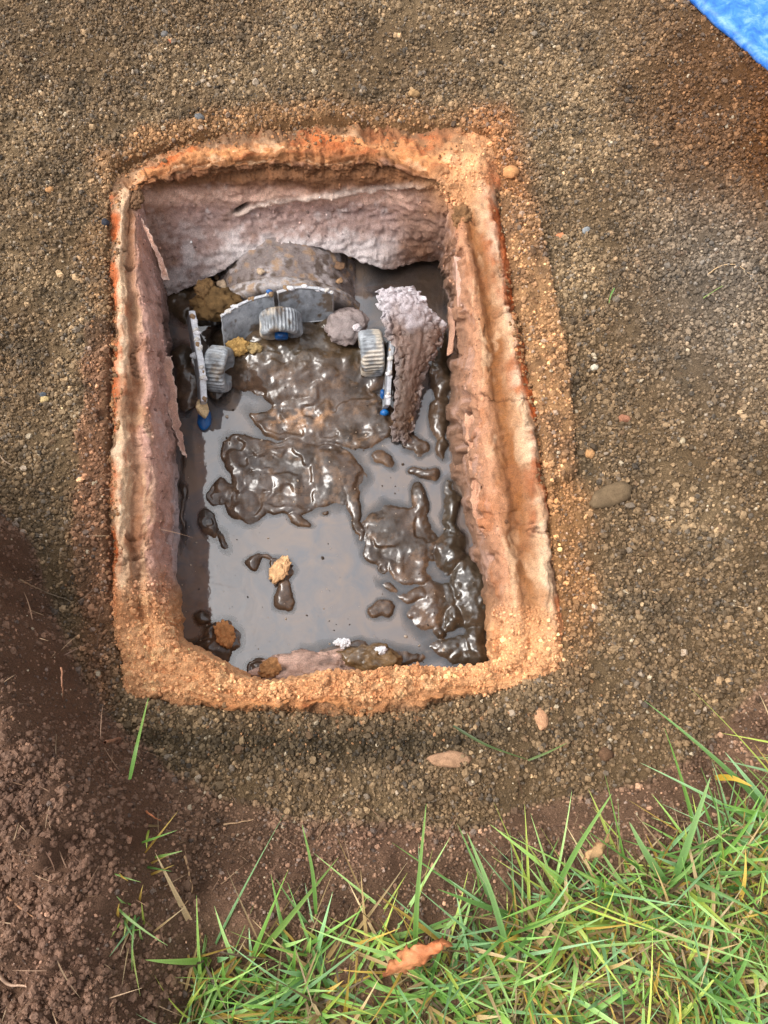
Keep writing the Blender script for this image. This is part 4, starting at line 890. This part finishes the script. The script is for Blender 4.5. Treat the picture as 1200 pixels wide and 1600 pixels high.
pebble(258, 55, (.0042, .0036, .003), (118, 114, 110), 1010, 'grey pebble near the top left of the pit floor')
pebble(266, 66, (.003, .003, .0025), (206, 128, 92), 1011, 'small orange pebble touching the grey one at the top left')
pebble(312, 184, (.0055, .004, .003), (104, 104, 104), 1012, 'slate grey pebble beyond the far left rim', rot=-0.5)
pebble(916, 361, (.0042, .0036, .003), (140, 142, 142), 1013, 'light grey pebble right of the orange chip')
pebble(1015, 300, (.004, .003, .0025), (170, 152, 126), 1014, 'pale pebble on the soil between the rim and the blue board')
pebble(928, 575, (.0035, .003, .0025), (212, 200, 176), 1015, 'whitish pebble right of the middle of the mortar shelf')
pebble(975, 655, (.005, .0038, .003), (160, 110, 84), 1016, 'reddish pebble above the flat brown stone')
pebble(922, 710, (.0042, .0048, .003), (190, 142, 96), 1017, 'light orange pebble beside the lower end of the mortar shelf')
pebble(1065, 690, (.003, .0034, .003), (186, 168, 138), 1018, 'cream pebble on the open soil far right')
pebble(70, 625, (.0048, .0036, .003), (196, 170, 120), 1020, 'cream pebble left of the mortar strip')
pebble(78, 298, (.0042, .0036, .003), (186, 138, 92), 1021, 'light brown pebble on the soil left of the far corner')
pebble(68, 618, (.003, .003, .0025), (88, 92, 96), 1022, 'small blue grey pebble beside the cream one on the left')

def tube(name, pts3, r, col, mat, taper=0.6, seed=0, seg=7, n=40):
    S = spline(np.array(pts3), n); T = np.gradient(S, axis=0); T /= np.linalg.norm(T, axis=1, keepdims=True)
    a = np.cross(T, [0, 0, 1.0]); a /= np.maximum(np.linalg.norm(a, axis=1, keepdims=True), 1e-6); b = np.cross(T, a)
    S = S + 0.0008 * np.stack([fbm(S, 0.008, 2, seed + k) for k in range(3)], -1)
    th = np.arange(seg) / seg * 2 * np.pi; rr = r * np.linspace(1, 1 - taper, n)[:, None, None]
    V = (S[:, None] + rr * (a[:, None] * np.cos(th)[:, None] + b[:, None] * np.sin(th)[:, None])).reshape(-1, 3)
    c = lin(col) * (1 + 0.3 * fbm(V, 0.01, 2, seed + 4))[:, None]
    return mesh(name, V, grid_faces(n, seg, True), mat, col=c)
def root(px_list, r, col, seed, label, lift=0.0016):
    P3 = []
    for (x, y) in px_list:
        p = on_soil(x, y, 0.05); p[2] += lift; P3.append(p)
    o = tube('rootlet', P3, r, col, M_leaf, 0.7, seed); return tag(o, label, 'root', 'rootlets in the soil')
root([(1105,430),(1125,417),(1150,415),(1168,428),(1190,455)], .0007, (196,164,124), 1101, 'pale curling rootlet at the right edge of the picture')
root([(1098,468),(1112,458),(1130,448)], .0007, (140,156,92), 1102, 'short greenish stem beside the curling rootlet')
root([(350,1288),(372,1284),(396,1280)], .0008, (206,168,128), 1103, 'straight straw coloured twig on the near bank')
root([(225,1262),(238,1274),(252,1282)], .0009, (206,132,92), 1104, 'orange twig beside the upright single blade of grass')
root([(0,1520),(20,1536),(45,1540)], .0014, (190,156,130), 1105, 'thick pale root end at the lower left edge')
root([(15,1402),(35,1418),(55,1432)], .0009, (166,122,90), 1106, 'tan root lying on the lower left soil bank')
root([(30,905),(70,925),(110,940),(128,965)], .0006, (150,128,104), 1107, 'fine grey root hanging from the left bank')
root([(0,712),(14,725),(30,732)], .0008, (176,150,124), 1108, 'short pale root at the left edge of the picture')
root([(97,1045),(100,1075),(98,1105)], .0007, (150,106,80), 1109, 'upright brown root on the left bank')
root([(165,1160),(190,1156),(155,1190),(140,1202)], .0011, (150,108,86), 1110, 'crooked brown root below the near left corner')
root([(1145,946),(1165,950),(1185,940)], .0006, (190,160,124), 1111, 'thin pale root at the right edge below the middle')
root([(340,135),(352,128),(372,126)], .0006, (184,150,104), 1112, 'thin straw fibre beyond the far left rim')
root([(290,838 + 500),(300,1390),(285,1418)], .0009, (186,150,112), 1113, 'dry stalk at the left end of the grass')

# ------------------------------------------------------------------ grass
def blade_geo(base, tip_dir, length, width, bend, col0, col1, seed, nseg=9, twist=0.0, path=None):
    s = np.linspace(0, 1, nseg)
    if path is None:
        d = np.asarray(tip_dir, float); d /= np.linalg.norm(d); out = np.array([d[0], d[1], 0.0]); L = np.linalg.norm(out); out = out / L if L > 1e-6 else np.array([1.0, 0, 0])
        Pth = base + length * (s[:, None] * d + bend * (s[:, None] ** 2) * (0.35 * out + np.array([0, 0, -0.75])))
    else:
        Pth = spline(path, nseg)
    T = np.gradient(Pth, axis=0); T /= np.maximum(np.linalg.norm(T, axis=1, keepdims=True), 1e-9)
    a = np.cross(T, [0, 0, 1.0]); nl = np.linalg.norm(a, axis=1, keepdims=True); a = np.where(nl > 0.05, a / np.maximum(nl, 1e-6), np.array([1.0, 0, 0])); b = np.cross(a, T)
    tw = twist * (0.4 + s)[:, None]; a, b = a * np.cos(tw) + b * np.sin(tw), b * np.cos(tw) - a * np.sin(tw)
    w = width / 2 * np.minimum(1, (1 - s) ** 0.7 * 1.35) * (0.7 + 0.3 * sstep(0, 0.2, s)); w = np.maximum(w, 0.00006)[:, None]
    V = np.stack([Pth - a * w + b * w * 0.28, Pth, Pth + a * w + b * w * 0.28], 1).reshape(-1, 3)
    c = np.repeat(col0 * (1 - s[:, None]) + col1 * s[:, None], 3, 0); c = c.reshape(nseg, 3, 3); c[:, 1] *= 0.86
    return V, grid_faces(nseg, 3), c.reshape(-1, 3)
GREENS = [((118,146,62),(168,196,104)), ((96,132,54),(146,184,88)), ((126,158,78),(182,206,128)), ((74,106,48),(120,156,78)), ((150,160,62),(196,200,100)), ((104,140,82),(162,194,140))]
GREENS = [((a[0] * .95, a[1], a[2]), (b[0] * .95, b[1], b[2])) for a, b in GREENS]
STRAW = [((150,122,76),(196,168,118)), ((168,138,92),(206,182,140)), ((176,140,62),(206,176,88))]
def grass_mask(px, py):
    # grass starts beyond the lip and right of the spoil heap
    gx = np.interp(py, [1380, 1440, 1520, 1600, 1700], [370, 325, 292, 275, 262]); return px > gx
GVs, GFs, GCs, off = [], [], [], 0
def add_blade(*a, **k):
    global off
    V, F, c = blade_geo(*a, **k); GVs.append(V); GFs.append(F + off); GCs.append(c); off += len(V)
nb = 9500
bxy = np.stack([rng.uniform(-0.34, 0.56, nb * 3), rng.uniform(-0.26, 0.24, nb * 3)], -1)
bz, bt, bd, bpx = ground_z(bxy)
tuft = fbm(bxy, 0.035, 3, 1200)
ok = (bt > 1.30 + 0.3 * tuft) & grass_mask(bpx[:, 0], bpx[:, 1]) & (bpx[:, 1] < 1900) & (bpx[:, 0] < 1750) & (rng.random(len(bxy)) < 0.35 + 0.65 * sstep(-0.35, 0.1, tuft))
bxy, bz, bt = bxy[ok][:nb], bz[ok][:nb], bt[ok][:nb]
for i in range(len(bxy)):
    az = rng.uniform(0, 2 * np.pi); el = math.radians(rng.choice([rng.uniform(4, 32), rng.uniform(30, 72)], p=[0.68, 0.32]))
    edge_f = float(np.clip((1.25 - bt[i]) / 0.3, 0, 1))
    L = rng.uniform(0.022, 0.062) if rng.random() < 0.7 else rng.uniform(0.05, 0.095)
    w = float(np.clip(rng.normal(0.0025, 0.0008), 0.001, 0.0046))
    if rng.random() < 0.17: pal = STRAW[rng.integers(3)]
    else: pal = GREENS[rng.integers(6)]
    v = rng.uniform(0.95, 1.6)
    add_blade(np.array([bxy[i, 0], bxy[i, 1], bz[i] - 0.002]), (math.cos(az) * math.cos(el), math.sin(az) * math.cos(el), math.sin(el)), L * (1 - 0.2 * edge_f), w, rng.uniform(0.0, 0.75), lin(pal[0]) * v, lin(pal[1]) * v, i, twist=rng.uniform(-0.9, 0.9))
for i in range(3200):                                              # thatch: dead stems matted at the roots
    k = rng.integers(len(bxy)); az = rng.uniform(0, 6.28); el = math.radians(rng.uniform(0, 18)); pal = STRAW[rng.integers(3)] if rng.random() < 0.6 else ((92,76,50),(130,108,72))
    add_blade(np.array([bxy[k, 0] + rng.normal(0, .006), bxy[k, 1] + rng.normal(0, .006), bz[k] + rng.uniform(0.001, 0.010)]), (math.cos(az) * math.cos(el), math.sin(az) * math.cos(el), math.sin(el)), rng.uniform(0.015, 0.05), rng.uniform(0.0006, 0.002), rng.uniform(-.2, .3), lin(pal[0]) * .8, lin(pal[1]) * .8, i, nseg=6, twist=rng.uniform(-1, 1))
# a few sprigs at the foot of the spoil heap
for i in range(46):
    x, y = rng.normal(215, 18), rng.uniform(1290, 1470); p = on_soil(x, y, 0.08); az = rng.uniform(0, 6.28); el = math.radians(rng.uniform(15, 70)); pal = (GREENS + STRAW)[rng.integers(9)]
    add_blade(p, (math.cos(az) * math.cos(el), math.sin(az) * math.cos(el), math.sin(el)), rng.uniform(0.012, 0.04), rng.uniform(0.0008, 0.002), rng.uniform(0, .5), lin(pal[0]) * .8, lin(pal[1]) * .8, i)
FV, FF, FC, foff = [], [], [], 0
for i in range(420):
    q = rng.random(); x, y = (rng.uniform(0, 260), rng.uniform(760, 1600)) if q < 0.6 else (rng.uniform(250, 1150), rng.uniform(1240, 1400))
    if q >= 0.97: x, y = rng.uniform(0, 1200), rng.uniform(0, 250)
    p = on_soil(x, y, 0.05); az = rng.uniform(0, 6.28); el = math.radians(rng.uniform(-10, 45)); k = rng.uniform(0.7, 1.1); pal = (((128,98,76),(166,132,104)), ((150,120,92),(186,158,124)), ((92,66,52),(120,90,70)))[rng.integers(3)]
    V, F, c = blade_geo(p, (math.cos(az) * math.cos(el), math.sin(az) * math.cos(el), math.sin(el)), rng.uniform(0.006, 0.026), rng.uniform(0.0003, 0.0008), rng.uniform(-.6, .8), lin(pal[0]) * k, lin(pal[1]) * k, i, nseg=7, twist=rng.uniform(-1, 1))
    FV.append(V); FF.append(F + foff); FC.append(c); foff += len(V)
fib = mesh('root_fibres', np.concatenate(FV), np.concatenate(FF), M_leaf, col=np.concatenate(FC)); tag(fib, 'fine dry root fibres sticking out of the soil banks', 'root fibres', kind='stuff')
grass = mesh('grass', np.concatenate(GVs), np.concatenate(GFs), M_grass, col=np.concatenate(GCs)); tag(grass, 'green lawn grass mixed with dry straw along the pit edge', 'grass', kind='stuff')

def single_blade(path_px, width, cols, label, twist=0.0, n=16, name='grass_blade', cat='grass blade', grp='single blades of grass'):
    zz = np.array([p[2] for p in path_px]); zz = np.where(zz > 0.104, zz - 0.11 + LAWN, zz); pth = P([p[0] for p in path_px], [p[1] for p in path_px], zz); V, F, c = blade_geo(None, None, 0, width, 0, lin(cols[0]), lin(cols[1]), 0, n, twist, pth)
    o = mesh(name, V, F, M_grass, col=c); return tag(o, label, cat, grp)
def gz_px(x, y): return float(on_soil(x, y, 0.08)[2])
G1, G2 = ((100,146,64),(158,196,108)), ((110,156,82),(170,206,132))
single_blade([(203,1218,gz_px(203,1218)),(214,1165,gz_px(203,1218)+.03),(232,1090,gz_px(203,1218)+.06)], .0028, G1, 'slim upright green blade standing before the near left rim corner')
single_blade([(648,1500,.112),(652,1400,.15),(666,1256,.19)], .0034, G1, 'tallest upright blade at the middle of the grass edge')
single_blade([(862,1400,.11),(905,1320,.14),(956,1240,.165)], .0036, G1, 'long slanting blade crossing the soil right of the pale leaf')
single_blade([(1052,1378,.112),(1080,1300,.145),(1110,1214,.17)], .0052, G2, 'broad pale green blade rising over the right bank')
single_blade([(1042,1382,.112),(1010,1335,.135),(983,1284,.15)], .0052, G2, 'broad blade leaning left over the dark gap in the grass')
single_blade([(494,1428,.112),(488,1360,.14),(472,1288,.165)], .0026, G1, 'thin curved blade standing over the near bank left of the middle')
single_blade([(795,1490,.112),(765,1390,.145),(730,1302,.16)], .0038, G2, 'blade leaning left over the bank right of the tallest one')
p1 = gz_px(710, 1136) + .004
single_blade([(708,1134,p1),(760,1164,gz_px(760,1164)+.004),(825,1187,gz_px(825,1187)+.003)], .0022, ((70,84,46),(104,126,70)), 'fallen dark green blade lying on the soil below the near rim')
single_blade([(825,1188,gz_px(825,1187)+.003),(855,1176,gz_px(855,1176)+.006),(886,1161,gz_px(886,1161)+.009)], .0018, ((104,126,70),(130,150,84)), 'short end of the fallen blade pointing up to the right')
single_blade([(1118,1215,gz_px(1118,1225)+.02),(1145,1216,gz_px(1145,1225)+.024),(1176,1229,gz_px(1176,1229)+.02)], .0042, ((206,166,56),(222,184,74)), 'yellow withered blade at the right end of the grass edge')
single_blade([(-12,1252,gz_px(5,1258)+.012),(12,1262,gz_px(12,1262)+.012),(38,1268,gz_px(38,1268)+.009)], .0062, ((136,170,100),(164,196,132)), 'broad pale green blade end at the left edge')
single_blade([(960,450,gz_px(952,476)+.008),(954,462,gz_px(952,470)+.005),(951,476,gz_px(952,476))], .0016, G1, 'tiny green blade stuck in the soil right of the chamber')
# dead leaves
def leaf(rows, cols, label, seed, fold=0.006, name='dead_leaf'):
    rows = [(a, b, c - 0.10 + LAWN, d, e, f - 0.10 + LAWN) for (a, b, c, d, e, f) in rows]
    o = flake(name, rows, M_leaf, None, cols, seed, thick=0.0007, m=22, n=50, fold=fold, fr=0.0025, ragged=0.004); return tag(o, label, 'leaf')
leaf([(600,1519,.128,602,1520,.128),(618,1496,.121,634,1516,.118),(640,1478,.126,664,1506,.121),(660,1472,.124,686,1490,.126),(684,1467,.129,694,1478,.128),(698,1463,.124,705,1473,.124)], [(186,112,70),(206,138,92),(128,74,48)], 'curled orange brown dead leaf among the grass blades', 1300)
leaf([(910,1339,.118,914,1340,.127),(920,1322,.121,930,1338,.119),(936,1312,.121,944,1328,.119),(950,1309,.119,952,1311,.119)], [(186,148,104),(166,128,88),(130,96,66)], 'small tan dead leaf lying at the grass edge', 1310, 0.002)
